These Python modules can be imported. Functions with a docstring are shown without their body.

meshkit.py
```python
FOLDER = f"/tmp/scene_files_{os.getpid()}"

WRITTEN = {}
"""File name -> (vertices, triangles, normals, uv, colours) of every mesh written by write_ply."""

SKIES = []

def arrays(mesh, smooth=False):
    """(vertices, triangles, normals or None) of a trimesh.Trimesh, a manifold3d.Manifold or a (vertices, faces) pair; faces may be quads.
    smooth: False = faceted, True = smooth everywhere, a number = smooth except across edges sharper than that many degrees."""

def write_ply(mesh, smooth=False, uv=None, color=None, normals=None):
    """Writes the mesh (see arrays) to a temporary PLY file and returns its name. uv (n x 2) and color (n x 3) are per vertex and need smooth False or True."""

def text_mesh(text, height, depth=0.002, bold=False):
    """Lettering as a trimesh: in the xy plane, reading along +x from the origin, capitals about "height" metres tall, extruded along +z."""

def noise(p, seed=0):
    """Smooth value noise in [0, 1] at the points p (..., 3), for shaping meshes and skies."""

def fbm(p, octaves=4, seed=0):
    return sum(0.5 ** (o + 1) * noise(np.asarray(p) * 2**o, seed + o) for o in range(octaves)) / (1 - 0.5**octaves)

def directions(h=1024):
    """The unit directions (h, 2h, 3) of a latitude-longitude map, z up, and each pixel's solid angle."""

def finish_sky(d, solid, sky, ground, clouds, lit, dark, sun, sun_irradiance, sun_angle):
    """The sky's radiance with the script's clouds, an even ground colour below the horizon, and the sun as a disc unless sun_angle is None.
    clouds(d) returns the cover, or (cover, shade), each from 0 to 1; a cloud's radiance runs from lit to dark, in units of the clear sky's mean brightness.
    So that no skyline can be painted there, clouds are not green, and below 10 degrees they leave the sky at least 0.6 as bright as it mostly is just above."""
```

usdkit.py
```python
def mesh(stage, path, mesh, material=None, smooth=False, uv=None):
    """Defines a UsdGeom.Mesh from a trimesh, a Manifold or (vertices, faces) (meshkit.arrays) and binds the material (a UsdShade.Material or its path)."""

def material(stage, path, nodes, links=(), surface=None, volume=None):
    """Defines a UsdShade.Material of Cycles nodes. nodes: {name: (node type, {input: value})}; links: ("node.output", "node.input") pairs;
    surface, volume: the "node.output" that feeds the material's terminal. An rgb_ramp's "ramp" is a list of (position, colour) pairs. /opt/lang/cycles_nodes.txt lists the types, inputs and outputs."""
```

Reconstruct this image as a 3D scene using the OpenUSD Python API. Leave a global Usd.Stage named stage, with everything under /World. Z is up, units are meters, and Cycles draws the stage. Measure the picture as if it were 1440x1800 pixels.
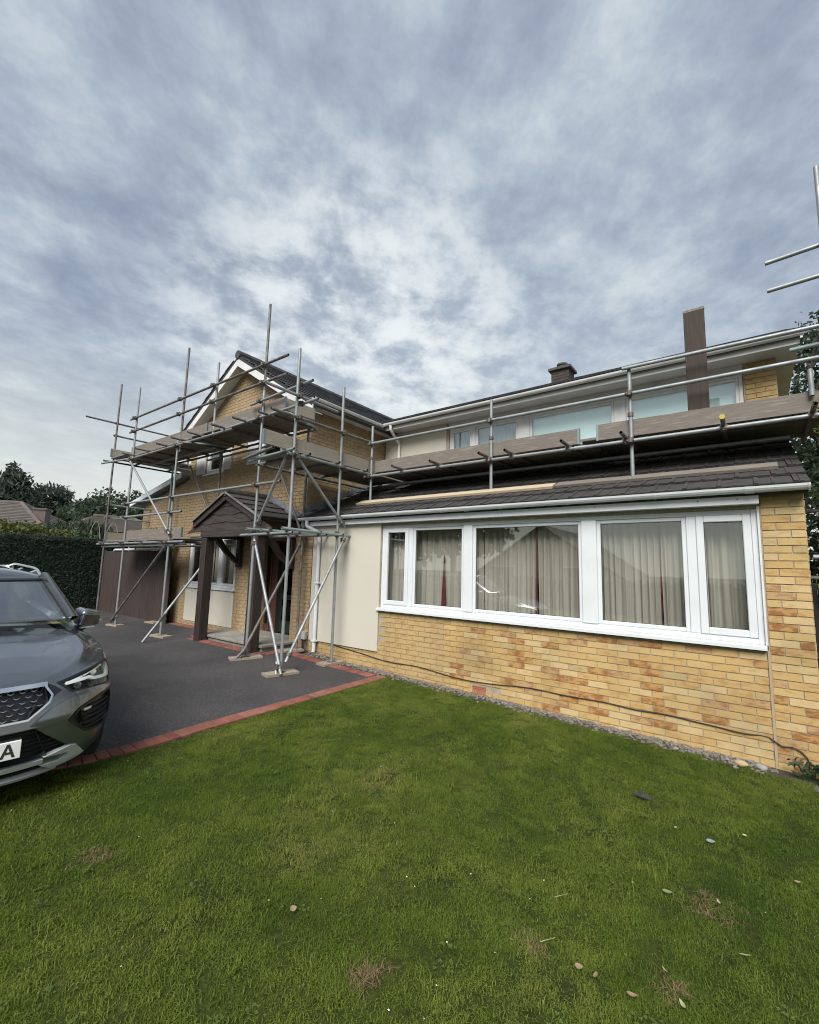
import math, random
import numpy as np
import trimesh
import manifold3d as m3
from shapely.geometry import Polygon, box as sbox
from pxr import Usd, UsdGeom, UsdLux, UsdShade, Gf, Sdf, Vt
import usdkit, meshkit

rnd = random.Random(7)
nrg = np.random.default_rng(7)
stage = Usd.Stage.CreateInMemory()
UsdGeom.SetStageUpAxis(stage, 'Z')
W = UsdGeom.Xform.Define(stage, '/World')
stage.SetDefaultPrim(W.GetPrim())
UsdGeom.Scope.Define(stage, '/World/Looks')

# ------------------------------------------------------------------ camera, sky, sun, exposure
CAM = np.array([-0.461, -5.669, 1.784])
YAW, PITCH, ROLL, FPX = 0.64988, 0.12473, -0.02732, 785.0
EXPOSURE = 2.0
SKY_STRENGTH = 0.10
SUN_EL, SUN_AZ = math.radians(46), math.radians(160)      # direction towards the sun, azimuth from +y clockwise
SUN_INT, SUN_ANGLE = 0.36, 36.0

def cam_axes():
    f = np.array([-math.sin(YAW) * math.cos(PITCH), math.cos(YAW) * math.cos(PITCH), math.sin(PITCH)])
    r = np.array([math.cos(YAW), math.sin(YAW), 0.0])
    d = np.cross(f, r)
    return math.cos(ROLL) * r + math.sin(ROLL) * d, math.cos(ROLL) * d - math.sin(ROLL) * r, f
RIGHT, DOWN, FWD = cam_axes()
cam = UsdGeom.Camera.Define(stage, '/World/camera')
cam.CreateHorizontalApertureAttr(36.0)
cam.CreateVerticalApertureAttr(45.0)
cam.CreateFocalLengthAttr(36.0 * FPX / 1440.0)
cam.CreateClippingRangeAttr(Gf.Vec2f(0.05, 2000))
cam.CreateExposureAttr(EXPOSURE)
mm = Gf.Matrix4d(*RIGHT, 0, *(-DOWN), 0, *(-FWD), 0, *CAM, 1)
cam.AddTransformOp().Set(mm)

sky = UsdLux.DomeLight.Define(stage, '/World/sky')
sky.GetPrim().SetCustomDataByKey('kind', 'structure')
sun_dir = np.array([math.cos(SUN_EL) * math.sin(SUN_AZ), math.cos(SUN_EL) * math.cos(SUN_AZ), math.sin(SUN_EL)])
# the bright thin patch of cloud, above the house
GLOW = RIGHT * (620 - 720) / FPX + DOWN * (640 - 900) / FPX + FWD; GLOW /= np.linalg.norm(GLOW)
CS = 0.35
def C3(*c): return tuple(CS * x for x in c)
skymat = usdkit.material(stage, '/World/Looks/sky_look', {
    'tc': ('texture_coordinate', {}),
    'sky': ('sky_texture', {'sky_type': 'single_scattering', 'sun_disc': False, 'sun_elevation': SUN_EL, 'sun_rotation': SUN_AZ, 'aerosol_density': 2.0}),
    'sep': ('separate_xyz', {}),
    'zc': ('math', {'math_type': 'maximum', 'value2': 0.0}),
    'za': ('math', {'math_type': 'add', 'value2': 0.16}),
    'dx': ('math', {'math_type': 'divide'}), 'dy': ('math', {'math_type': 'divide'}),
    'cmb': ('combine_xyz', {'z': 0.0}),
    'map': ('mapping', {'rotation': (0, 0, 0.75), 'scale': (1.1, 1.0, 1.0)}),
    'n1': ('noise_texture', {'scale': 0.62, 'detail': 6.0, 'roughness': 0.56, 'distortion': 0.0}),
    'n2': ('noise_texture', {'scale': 4.4, 'detail': 11.0, 'roughness': 0.62, 'distortion': 0.1}),
    'mixn': ('mix_float', {'fac': 0.60}),
    'ramp': ('rgb_ramp', {'ramp': [(0.37, C3(1.95, 2.32, 3.0)), (0.45, C3(2.45, 2.9, 3.55)), (0.51, C3(2.95, 3.45, 4.05)), (0.56, C3(3.6, 4.1, 4.55)), (0.63, C3(4.5, 4.95, 5.2)), (0.76, C3(5.8, 6.1, 6.15))]}),
    'gn': ('map_range', {'range_type': 'smoothstep', 'from_min': 0.38, 'from_max': 0.62, 'to_min': 0.12, 'to_max': 1.0, 'clamp': True}),
    'gf': ('math', {'math_type': 'multiply', 'use_clamp': True}), 'glow': ('mix_color', {'b': C3(6.6, 6.85, 6.8), 'use_clamp': False}),
    'dot': ('vector_math', {'math_type': 'dot_product', 'vector2': tuple(GLOW)}),
    'gl': ('map_range', {'range_type': 'smoothstep', 'from_min': 0.90, 'from_max': 1.0, 'to_min': 0.0, 'to_max': 0.8, 'clamp': True}),
    'glm': ('math', {'math_type': 'multiply_add', 'value2': 0.02, 'value3': 0.0}),
    'addn': ('math', {'math_type': 'add'}),
    'hz': ('map_range', {'range_type': 'smoothstep', 'from_min': 0.0, 'from_max': 0.46, 'to_min': 1.0, 'to_max': 0.0, 'clamp': True}),
    'hor': ('mix_color', {'b': C3(5.6, 5.75, 5.3), 'use_clamp': False}),
    'mixs': ('mix_color', {'fac': 0.96, 'use_clamp': False}),
    'bg': ('background_shader', {'strength': SKY_STRENGTH}),
}, [('tc.generated', 'sep.vector'), ('sep.z', 'zc.value1'), ('zc.value', 'za.value1'), ('sep.x', 'dx.value1'), ('za.value', 'dx.value2'),
    ('sep.y', 'dy.value1'), ('za.value', 'dy.value2'), ('dx.value', 'cmb.x'), ('dy.value', 'cmb.y'), ('cmb.vector', 'map.vector'),
    ('map.vector', 'n1.vector'), ('map.vector', 'n2.vector'), ('n1.fac', 'mixn.a'), ('n2.fac', 'mixn.b'),
    ('tc.generated', 'dot.vector1'), ('dot.value', 'gl.value'), ('gl.result', 'glm.value1'), ('mixn.result', 'addn.value1'), ('glm.value', 'addn.value2'),
    ('addn.value', 'ramp.fac'), ('sep.z', 'hz.value'), ('hz.result', 'hor.fac'), ('n2.fac', 'gn.value'), ('gn.result', 'gf.value1'), ('gl.result', 'gf.value2'), ('gf.value', 'glow.fac'), ('ramp.color', 'glow.a'), ('glow.result', 'hor.a'),
    ('sky.color', 'mixs.a'), ('hor.result', 'mixs.b'), ('mixs.result', 'bg.color')], surface='bg.background')
UsdShade.MaterialBindingAPI.Apply(sky.GetPrim()).Bind(skymat)

sun = UsdLux.DistantLight.Define(stage, '/World/sun')
sun.CreateIntensityAttr(SUN_INT); sun.CreateAngleAttr(SUN_ANGLE); sun.CreateNormalizeAttr(True)
sun.CreateColorAttr(Gf.Vec3f(1.0, 0.97, 0.93))
zax = sun_dir; xax = np.cross([0, 0, 1.0], zax); xax /= np.linalg.norm(xax); yax = np.cross(zax, xax)
sun.AddTransformOp().Set(Gf.Matrix4d(*xax, 0, *yax, 0, *zax, 0, 0, 0, 60, 1))

# ------------------------------------------------------------------ helpers
_used, _loc = {}, {}
def numbered(parent, name):
    k = (parent, name); n = _used.get(k, 0); _used[k] = n + 1
    return f'{parent}/{name}' + (f'_{n:03d}' if n else '')
def path_of(parent):
    if parent is None: return '/World'
    return parent if isinstance(parent, str) else str(parent.GetPath())
def tag(p, label=None, cat=None, group=None, kind=None):
    p = p.GetPrim() if hasattr(p, 'GetPrim') else p
    for k, v in (('label', label), ('category', cat), ('group', group), ('kind', kind)):
        if v: p.SetCustomDataByKey(k, v)
    return p
def thing(name, label, cat, loc=(0, 0, 0), group=None, parent=None, kind=None):
    path = numbered(path_of(parent), name)
    x = UsdGeom.Xform.Define(stage, path)
    base = _loc.get(path_of(parent), np.zeros(3))
    off = np.asarray(loc, float)
    x.AddTranslateOp().Set(Gf.Vec3d(*(off - base)))
    _loc[path] = off
    tag(x, label, cat, group, kind)
    return path
def add(name, mesh, m, parent=None, label=None, cat=None, group=None, kind=None, smooth=False):
    pp = path_of(parent); path = numbered(pp, name)
    off = _loc.get(pp, np.zeros(3))
    if isinstance(mesh, list): mesh = cat_(mesh)
    if hasattr(mesh, 'to_mesh'):
        q = mesh.to_mesh(); v, f = np.array(q.vert_properties[:, :3]), np.array(q.tri_verts)
    elif isinstance(mesh, tuple): v, f = np.asarray(mesh[0], float), np.asarray(mesh[1], int)
    else: v, f = np.array(mesh.vertices), np.array(mesh.faces)
    pr = usdkit.mesh(stage, path, (v - off, f), m, smooth=smooth)
    _loc[path] = off
    tag(pr, label, cat, group, kind)
    return path
def cat_(ms):
    V, F, n = [], [], 0
    for q in ms:
        if isinstance(q, tuple): v, f = np.asarray(q[0], float), np.asarray(q[1], int)
        else: v, f = np.array(q.vertices), np.array(q.faces)
        if f.shape[1] == 4: f = np.vstack([f[:, [0, 1, 2]], f[:, [0, 2, 3]]])
        V.append(v); F.append(f + n); n += len(v)
    return np.vstack(V), np.vstack(F)
BF = np.array([[0, 2, 1], [0, 3, 2], [4, 5, 6], [4, 6, 7], [0, 1, 5], [0, 5, 4], [1, 2, 6], [1, 6, 5], [2, 3, 7], [2, 7, 6], [3, 0, 4], [3, 4, 7]])
def box(x0, x1, y0, y1, z0, z1):
    v = np.array([[x0, y0, z0], [x1, y0, z0], [x1, y1, z0], [x0, y1, z0], [x0, y0, z1], [x1, y0, z1], [x1, y1, z1], [x0, y1, z1]], float)
    return v, BF.copy()
def frame_axes(d, up=(0, 0, 1)):
    d = np.asarray(d, float); d = d / np.linalg.norm(d); up = np.asarray(up, float)
    if abs(d @ up) > 0.98: up = np.array([1.0, 0, 0])
    s = np.cross(d, up); s /= np.linalg.norm(s); u = np.cross(s, d)
    return d, s, u
def bar(p0, p1, w, h, up=(0, 0, 1)):
    """a box from p0 to p1, w wide sideways, h high along up"""
    p0, p1 = np.asarray(p0, float), np.asarray(p1, float); d, s, u = frame_axes(p1 - p0, up)
    v = [p + a * s * w / 2 + b * u * h / 2 for p in (p0, p1) for a, b in ((-1, -1), (1, -1), (1, 1), (-1, 1))]
    v = np.array(v); f = np.array([[0, 1, 2], [0, 2, 3], [4, 6, 5], [4, 7, 6], [0, 5, 1], [0, 4, 5], [1, 6, 2], [1, 5, 6], [2, 7, 3], [2, 6, 7], [3, 4, 0], [3, 7, 4]])
    return v, f
def cbox(x0, x1, y0, y1, z0, z1, c=0.006):
    """box with chamfered edges"""
    pts = []
    for x, sx in ((x0, 1), (x1, -1)):
        for y, sy in ((y0, 1), (y1, -1)):
            for z, sz in ((z0, 1), (z1, -1)):
                pts += [[x + sx * c, y + sy * c, z], [x + sx * c, y, z + sz * c], [x, y + sy * c, z + sz * c]]
    return m3.Manifold.hull_points(np.array(pts, float))
def mt(man):
    q = man.to_mesh(); return np.array(q.vert_properties[:, :3], float), np.array(q.tri_verts, int)
def tube(p0, p1, r=0.0242, n=10, hollow=True, r1=None):
    """a scaffold tube: outside, and open dark ends with a wall"""
    p0, p1 = np.asarray(p0, float), np.asarray(p1, float); d, s, u = frame_axes(p1 - p0)
    a = np.arange(n) * 2 * math.pi / n; r1 = r if r1 is None else r1
    ring = np.cos(a)[:, None] * s + np.sin(a)[:, None] * u
    L = np.linalg.norm(p1 - p0)
    rings = [p0 + ring * r, p1 + ring * r1]
    V = np.vstack(rings); F = []
    def quads(i, j, flip=False):
        for k in range(n):
            q = [i * n + k, i * n + (k + 1) % n, j * n + (k + 1) % n, j * n + k]
            if flip: q = q[::-1]
            F.append([q[0], q[1], q[2]]); F.append([q[0], q[2], q[3]])
    quads(0, 1)
    if hollow and L > 0.2:
        dd = min(0.08, L / 3)
        V = np.vstack([V, p0 + ring * r * 0.84, p0 + d * dd + ring * r * 0.84, p1 + ring * r1 * 0.84, p1 - d * dd + ring * r1 * 0.84])
        quads(2, 0); quads(3, 2); quads(1, 4); quads(4, 5)
        for base, rev in ((3, True), (5, False)):
            for k in range(1, n - 1):
                t = [base * n, base * n + k, base * n + k + 1]; F.append(t if not rev else t[::-1])
    else:
        for base, rev in ((0, True), (1, False)):
            for k in range(1, n - 1):
                t = [base * n, base * n + k, base * n + k + 1]; F.append(t[::-1] if rev else t)
    return V, np.array(F)
def sweep(points, r, n=8, caps=True):
    """round cable or pipe along a polyline; r number or list"""
    P = np.asarray(points, float); T = np.gradient(P, axis=0); T /= np.linalg.norm(T, axis=1, keepdims=True) + 1e-12
    R = np.broadcast_to(np.asarray(r, float), (len(P),)); V = []; s = None
    for p, t, rr in zip(P, T, R):
        if s is None: _, s, u = frame_axes(t)
        else:
            s = s - (s @ t) * t; s /= np.linalg.norm(s); u = np.cross(s, t)
        a = np.arange(n) * 2 * math.pi / n
        V.append(p + rr * (np.cos(a)[:, None] * s + np.sin(a)[:, None] * u))
    F = []
    for i in range(len(P) - 1):
        for k in range(n):
            q = [i * n + k, i * n + (k + 1) % n, (i + 1) * n + (k + 1) % n, (i + 1) * n + k]
            F += [[q[0], q[1], q[2]], [q[0], q[2], q[3]]]
    if caps:
        for k in range(1, n - 1):
            F.append([0, k + 1, k]); b = (len(P) - 1) * n; F.append([b, b + k, b + k + 1])
    return np.vstack(V), np.array(F)
def smooth_path(pts, n=10):
    from scipy.interpolate import CubicSpline
    pts = np.asarray(pts, float); t = np.r_[0, np.cumsum(np.linalg.norm(np.diff(pts, axis=0), axis=1))]
    return CubicSpline(t, pts)(np.linspace(0, t[-1], n * (len(pts) - 1) + 1))
def prism_x(poly, x0, x1):
    """extrude a (y,z) polygon along x"""
    return _prism(poly, x0, x1, lambda a, b, t: (t, a, b), True)
def prism_y(poly, y0, y1):
    """extrude an (x,z) polygon along y"""
    return _prism(poly, y0, y1, lambda a, b, t: (a, t, b), False)
def prism_z(poly, z0, z1):
    return _prism(poly, z0, z1, lambda a, b, t: (a, b, t), True)
def _prism(poly, t0, t1, put, same):
    P = poly if isinstance(poly, Polygon) else Polygon(poly)
    q = trimesh.creation.extrude_polygon(P, abs(t1 - t0), engine='earcut')
    v, f = np.array(q.vertices), np.array(q.faces)
    t = min(t0, t1) + v[:, 2]
    V = np.stack(put(v[:, 0], v[:, 1], t), 1)
    return V, (f if same else f[:, ::-1])
def pixel_ray(x, y):
    return RIGHT * (x - 720) / FPX + DOWN * (y - 900) / FPX + FWD
def at_dist(x, y, dist):
    r = pixel_ray(x, y); return CAM + r * dist / np.hypot(r[0], r[1])
def ground_z(x, y):
    x = np.asarray(x, float); y = np.asarray(y, float)
    base = np.clip(-x, 0, 7.8) * 0.0255
    return base + np.clip((y + 1.1) * 0.06, 0, 0.08) * np.clip((-x - 6.0) / 1.5, 0, 1)

# ------------------------------------------------------------------ materials
def mat(name, c1, c2=None, scale=6.0, rough=0.6, metal=0.0, bump=0.0, bscale=60.0, stretch=None, detail=6.0, coat=0.0, lo=0.35, hi=0.65, island=0.0, spec=0.5, c3=None, transl=0.0, rvar=0.0):
    N = {'p': ('principled_bsdf', {'base_color': c1, 'roughness': rough, 'metallic': metal, 'coat_weight': coat, 'specular_ior_level': spec}), 'g': ('geometry', {})}
    L = []
    vec = 'g.position'
    if stretch is not None:
        N['m'] = ('mapping', {'scale': stretch}); L.append(('g.position', 'm.vector')); vec = 'm.vector'
    out = None
    if c2 is not None:
        N['n'] = ('noise_texture', {'scale': scale, 'detail': detail, 'roughness': 0.6}); L.append((vec, 'n.vector'))
        st = [(lo, c1), (hi, c2)] if c3 is None else [(lo, c1), ((lo + hi) / 2, c2), (hi, c3)]
        N['r'] = ('rgb_ramp', {'ramp': st}); L.append(('n.fac', 'r.fac')); out = 'r.color'
        if rvar:
            N['rr'] = ('map_range', {'from_min': lo, 'from_max': hi, 'to_min': rough - rvar, 'to_max': rough + rvar, 'clamp': True}); L += [('n.fac', 'rr.value'), ('rr.result', 'p.roughness')]
    if island and out:
        N['iv'] = ('map_range', {'from_min': 0.0, 'from_max': 1.0, 'to_min': 1 - island, 'to_max': 1 + island}); L.append(('g.random_per_island', 'iv.value'))
        N['h'] = ('hsv', {'hue': 0.5, 'saturation': 1.0, 'fac': 1.0}); L += [(out, 'h.color'), ('iv.result', 'h.value')]; out = 'h.color'
    if out: L.append((out, 'p.base_color'))
    if bump:
        N['bn'] = ('noise_texture', {'scale': bscale, 'detail': 4.0}); N['b'] = ('bump', {'strength': min(1.0, bump), 'distance': 0.004 if bump <= 1 else 0.004 * bump})
        L += [(vec, 'bn.vector'), ('bn.fac', 'b.height'), ('b.normal', 'p.normal')]
    surf = 'p.BSDF'
    if transl:
        N['t'] = ('translucent_bsdf', {'color': tuple(min(1, 1.5 * q) for q in c1)}); N['mx'] = ('mix_closure', {'fac': transl})
        L += [('p.BSDF', 'mx.closure1'), ('t.BSDF', 'mx.closure2')]
        if out: L.append((out, 't.color'))
        surf = 'mx.closure'
    return usdkit.material(stage, '/World/Looks/' + name, N, L, surface=surf)
def brick_mat(name, base, flame, scale=9.0, amount=(0.52, 0.68), island=0.0):
    """yellow stock brick with flame marks and a fine sandy face"""
    N = {'g': ('geometry', {}), 'oi': ('object_info', {}), 'm': ('mapping', {'scale': (1.0, 1.0, 2.2)}),
         'n': ('noise_texture', {'scale': scale, 'detail': 5.0, 'roughness': 0.6}), 'n2': ('noise_texture', {'scale': 140.0, 'detail': 3.0}),
         'r': ('rgb_ramp', {'ramp': [(amount[0], base), (amount[1], flame)]}), 'n3': ('noise_texture', {'scale': 1.3, 'detail': 3.0}),
         'r3': ('rgb_ramp', {'ramp': [(0.28, (0.70, 0.70, 0.71)), (0.5, (0.96, 0.95, 0.94)), (0.72, (1.08, 1.06, 1.03))]}), 'mx': ('mix_color', {'blend_type': 'multiply', 'fac': 1.0}),
         'r2': ('rgb_ramp', {'ramp': [(0.3, (0.86, 0.86, 0.86)), (0.7, (1.1, 1.1, 1.1))]}), 'mx2': ('mix_color', {'blend_type': 'multiply', 'fac': 1.0}),
         'b': ('bump', {'strength': 0.5, 'distance': 0.003}), 'p': ('principled_bsdf', {'roughness': 0.85, 'specular_ior_level': 0.3}),
         'h': ('hsv', {'hue': 0.5, 'saturation': 1.0, 'fac': 1.0}), 'iv': ('map_range', {'to_min': 1 - island, 'to_max': 1 + island})}
    L = [('g.position', 'm.vector'), ('m.vector', 'n.vector'), ('g.position', 'n2.vector'), ('g.position', 'n3.vector'), ('n.fac', 'r.fac'), ('n3.fac', 'r3.fac'), ('n2.fac', 'r2.fac'),
         ('r.color', 'mx.a'), ('r3.color', 'mx.b'), ('mx.result', 'mx2.a'), ('r2.color', 'mx2.b'), ('n2.fac', 'b.height'), ('b.normal', 'p.normal'),
         ('mx2.result', 'h.color'), ('g.random_per_island', 'iv.value'), ('iv.result', 'h.value'), ('h.color', 'p.base_color')]
    return usdkit.material(stage, '/World/Looks/' + name, N, L, surface='p.BSDF')
BRICKS = [brick_mat('brick_buff', (0.46, 0.312, 0.128), (0.385, 0.235, 0.090), amount=(0.50, 0.62)),
          brick_mat('brick_pale', (0.505, 0.38, 0.195), (0.455, 0.315, 0.140), amount=(0.52, 0.64)),
          brick_mat('brick_straw', (0.48, 0.34, 0.148), (0.42, 0.27, 0.108), amount=(0.54, 0.68)),
          brick_mat('brick_orange', (0.415, 0.245, 0.090), (0.27, 0.120, 0.042), amount=(0.44, 0.56)),
          brick_mat('brick_rose', (0.42, 0.275, 0.125), (0.30, 0.155, 0.085), amount=(0.46, 0.60)),
          brick_mat('brick_olive', (0.40, 0.305, 0.150), (0.33, 0.215, 0.095))]
BRICK_W = [0.38, 0.20, 0.20, 0.13, 0.05, 0.04]
BRICK_MIX = usdkit.material(stage, '/World/Looks/brick_mixed', {'g': ('geometry', {}), 'm': ('mapping', {'scale': (1.0, 1.0, 2.2)}), 'n': ('noise_texture', {'scale': 9.0, 'detail': 5.0, 'roughness': 0.6}),
    'rb': ('rgb_ramp', {'interpolate': False, 'ramp': [(0.0, (0.43, 0.305, 0.140)), (0.40, (0.475, 0.36, 0.19)), (0.60, (0.455, 0.33, 0.16)), (0.78, (0.39, 0.23, 0.088)), (0.92, (0.39, 0.26, 0.122)), (0.955, (0.38, 0.29, 0.145))]}),
    'rf': ('rgb_ramp', {'ramp': [(0.50, (1, 1, 1)), (0.68, (0.76, 0.62, 0.50))]}), 'mx': ('mix_color', {'blend_type': 'multiply', 'fac': 1.0}), 'n2': ('noise_texture', {'scale': 140.0, 'detail': 3.0}), 'n3': ('noise_texture', {'scale': 0.8, 'detail': 4.0}),
    'r3': ('rgb_ramp', {'ramp': [(0.3, (0.84, 0.84, 0.84)), (0.7, (1.05, 1.04, 1.02))]}), 'mx2': ('mix_color', {'blend_type': 'multiply', 'fac': 1.0}), 'b': ('bump', {'strength': 0.5, 'distance': 0.003}), 'p': ('principled_bsdf', {'roughness': 0.85, 'specular_ior_level': 0.3})},
    [('g.position', 'm.vector'), ('m.vector', 'n.vector'), ('g.random_per_island', 'rb.fac'), ('n.fac', 'rf.fac'), ('rb.color', 'mx.a'), ('rf.color', 'mx.b'), ('g.position', 'n3.vector'), ('n3.fac', 'r3.fac'), ('mx.result', 'mx2.a'), ('r3.color', 'mx2.b'), ('mx2.result', 'p.base_color'), ('g.position', 'n2.vector'), ('n2.fac', 'b.height'), ('b.normal', 'p.normal')], surface='p.BSDF')
BRICK_WING = usdkit.material(stage, '/World/Looks/brick_wing', {'g': ('geometry', {}), 'm': ('mapping', {'scale': (1.0, 1.0, 2.2)}), 'n': ('noise_texture', {'scale': 9.0, 'detail': 5.0, 'roughness': 0.6}),
    'rb': ('rgb_ramp', {'interpolate': False, 'ramp': [(0.0, (0.34, 0.255, 0.150)), (0.36, (0.385, 0.30, 0.19)), (0.60, (0.36, 0.275, 0.165)), (0.76, (0.30, 0.195, 0.105)), (0.90, (0.29, 0.21, 0.135))]}),
    'rf': ('rgb_ramp', {'ramp': [(0.50, (1, 1, 1)), (0.68, (0.76, 0.62, 0.50))]}), 'mx': ('mix_color', {'blend_type': 'multiply', 'fac': 1.0}), 'n2': ('noise_texture', {'scale': 140.0, 'detail': 3.0}), 'n3': ('noise_texture', {'scale': 0.8, 'detail': 4.0}),
    'r3': ('rgb_ramp', {'ramp': [(0.3, (0.84, 0.84, 0.84)), (0.7, (1.05, 1.04, 1.02))]}), 'mx2': ('mix_color', {'blend_type': 'multiply', 'fac': 1.0}), 'b': ('bump', {'strength': 0.5, 'distance': 0.003}), 'p': ('principled_bsdf', {'roughness': 0.85, 'specular_ior_level': 0.3})},
    [('g.position', 'm.vector'), ('m.vector', 'n.vector'), ('g.random_per_island', 'rb.fac'), ('n.fac', 'rf.fac'), ('rb.color', 'mx.a'), ('rf.color', 'mx.b'), ('g.position', 'n3.vector'), ('n3.fac', 'r3.fac'), ('mx.result', 'mx2.a'), ('r3.color', 'mx2.b'), ('mx2.result', 'p.base_color'), ('g.position', 'n2.vector'), ('n2.fac', 'b.height'), ('b.normal', 'p.normal')], surface='p.BSDF')
MORTAR = mat('mortar', (0.27, 0.225, 0.16), (0.36, 0.31, 0.235), scale=12, rough=0.95, bump=0.5, bscale=200)
UPVC = mat('white_plastic', (0.60, 0.625, 0.64), (0.53, 0.555, 0.575), scale=2.5, rough=0.32, lo=0.45, hi=0.8)
UPVC_OLD = mat('weathered_white_plastic', (0.62, 0.62, 0.61), (0.50, 0.50, 0.49), scale=3.5, rough=0.42, lo=0.4, hi=0.75, stretch=(1, 1, 1))
CREAM = mat('cream_render', (0.50, 0.475, 0.40), (0.455, 0.43, 0.36), scale=1.1, rough=0.75, bump=0.15, bscale=90, lo=0.3, hi=0.9)
SEAL = mat('rubber_seal', (0.02, 0.02, 0.022), rough=0.6)
TILE = mat('concrete_roof_tile', (0.034, 0.031, 0.030), (0.072, 0.065, 0.061), scale=7, rough=0.85, bump=0.9, bscale=70, lo=0.3, hi=0.8, island=0.25)
TILE2 = mat('dark_roof_tile', (0.035, 0.037, 0.042), (0.065, 0.066, 0.072), scale=5, rough=0.7, bump=0.5, bscale=60, island=0.2)
LEAD = mat('lead_flashing', (0.16, 0.18, 0.21), (0.27, 0.29, 0.32), scale=6, rough=0.5, metal=0.3)
STEEL = mat('galvanised_steel', (0.31, 0.33, 0.335), (0.20, 0.215, 0.22), scale=9, rough=0.55, metal=0.45, lo=0.3, hi=0.75, rvar=0.12)
STEEL_D = mat('dull_old_steel', (0.19, 0.195, 0.20), (0.125, 0.115, 0.105), scale=7, rough=0.62, metal=0.35, lo=0.35, hi=0.72, c3=(0.115, 0.075, 0.05))
STEEL_T = mat('steel_with_green_tint', (0.20, 0.285, 0.275), (0.27, 0.31, 0.31), scale=4, rough=0.58, metal=0.35)
COUPLER = mat('coupler_steel', (0.17, 0.165, 0.16), (0.10, 0.07, 0.05), scale=30, rough=0.6, metal=0.6)
BOARD = mat('weathered_scaffold_board', (0.232, 0.205, 0.175), (0.142, 0.122, 0.102), scale=3.0, rough=0.85, bump=0.5, bscale=8, stretch=(1.2, 16, 16), lo=0.3, hi=0.72, c3=(0.185, 0.162, 0.14))
BOARD_Y = mat('weathered_board_across', (0.31, 0.275, 0.225), (0.22, 0.19, 0.15), scale=3.0, rough=0.85, bump=0.5, bscale=8, stretch=(16, 1.2, 16), lo=0.3, hi=0.72)
BOARD_Z = mat('upright_board_wood', (0.055, 0.041, 0.032), (0.030, 0.022, 0.017), scale=3.0, rough=0.85, bump=0.5, bscale=8, stretch=(16, 16, 1.2), lo=0.3, hi=0.72)
NEWWOOD = mat('pale_new_timber', (0.46, 0.38, 0.27), (0.38, 0.31, 0.215), scale=3, rough=0.75, stretch=(1.5, 20, 20))
PAD = mat('timber_sole_pad', (0.30, 0.25, 0.19), (0.21, 0.175, 0.13), scale=4, rough=0.85, stretch=(3, 12, 12), bump=0.4, bscale=10)
IRON = mat('board_end_band', (0.22, 0.27, 0.27), rough=0.5, metal=0.7)
PORCHWOOD = mat('dark_stained_timber', (0.018, 0.012, 0.010), (0.036, 0.026, 0.021), scale=4, rough=0.55, bump=0.6, bscale=14, stretch=(6, 6, 0.7))
PORCHBOARD = mat('dark_stained_board', (0.022, 0.016, 0.014), (0.046, 0.035, 0.030), scale=4, rough=0.6, bump=0.6, bscale=14, stretch=(0.8, 6, 7))
FENCEWOOD = mat('brown_fence_board', (0.030, 0.020, 0.017), (0.050, 0.035, 0.030), scale=3, rough=0.8, stretch=(9, 9, 0.7), bump=0.4, bscale=12)
STONE = mat('grey_paving_stone', (0.17, 0.16, 0.14), (0.25, 0.235, 0.21), scale=5, rough=0.85, bump=0.5, bscale=50)
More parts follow.
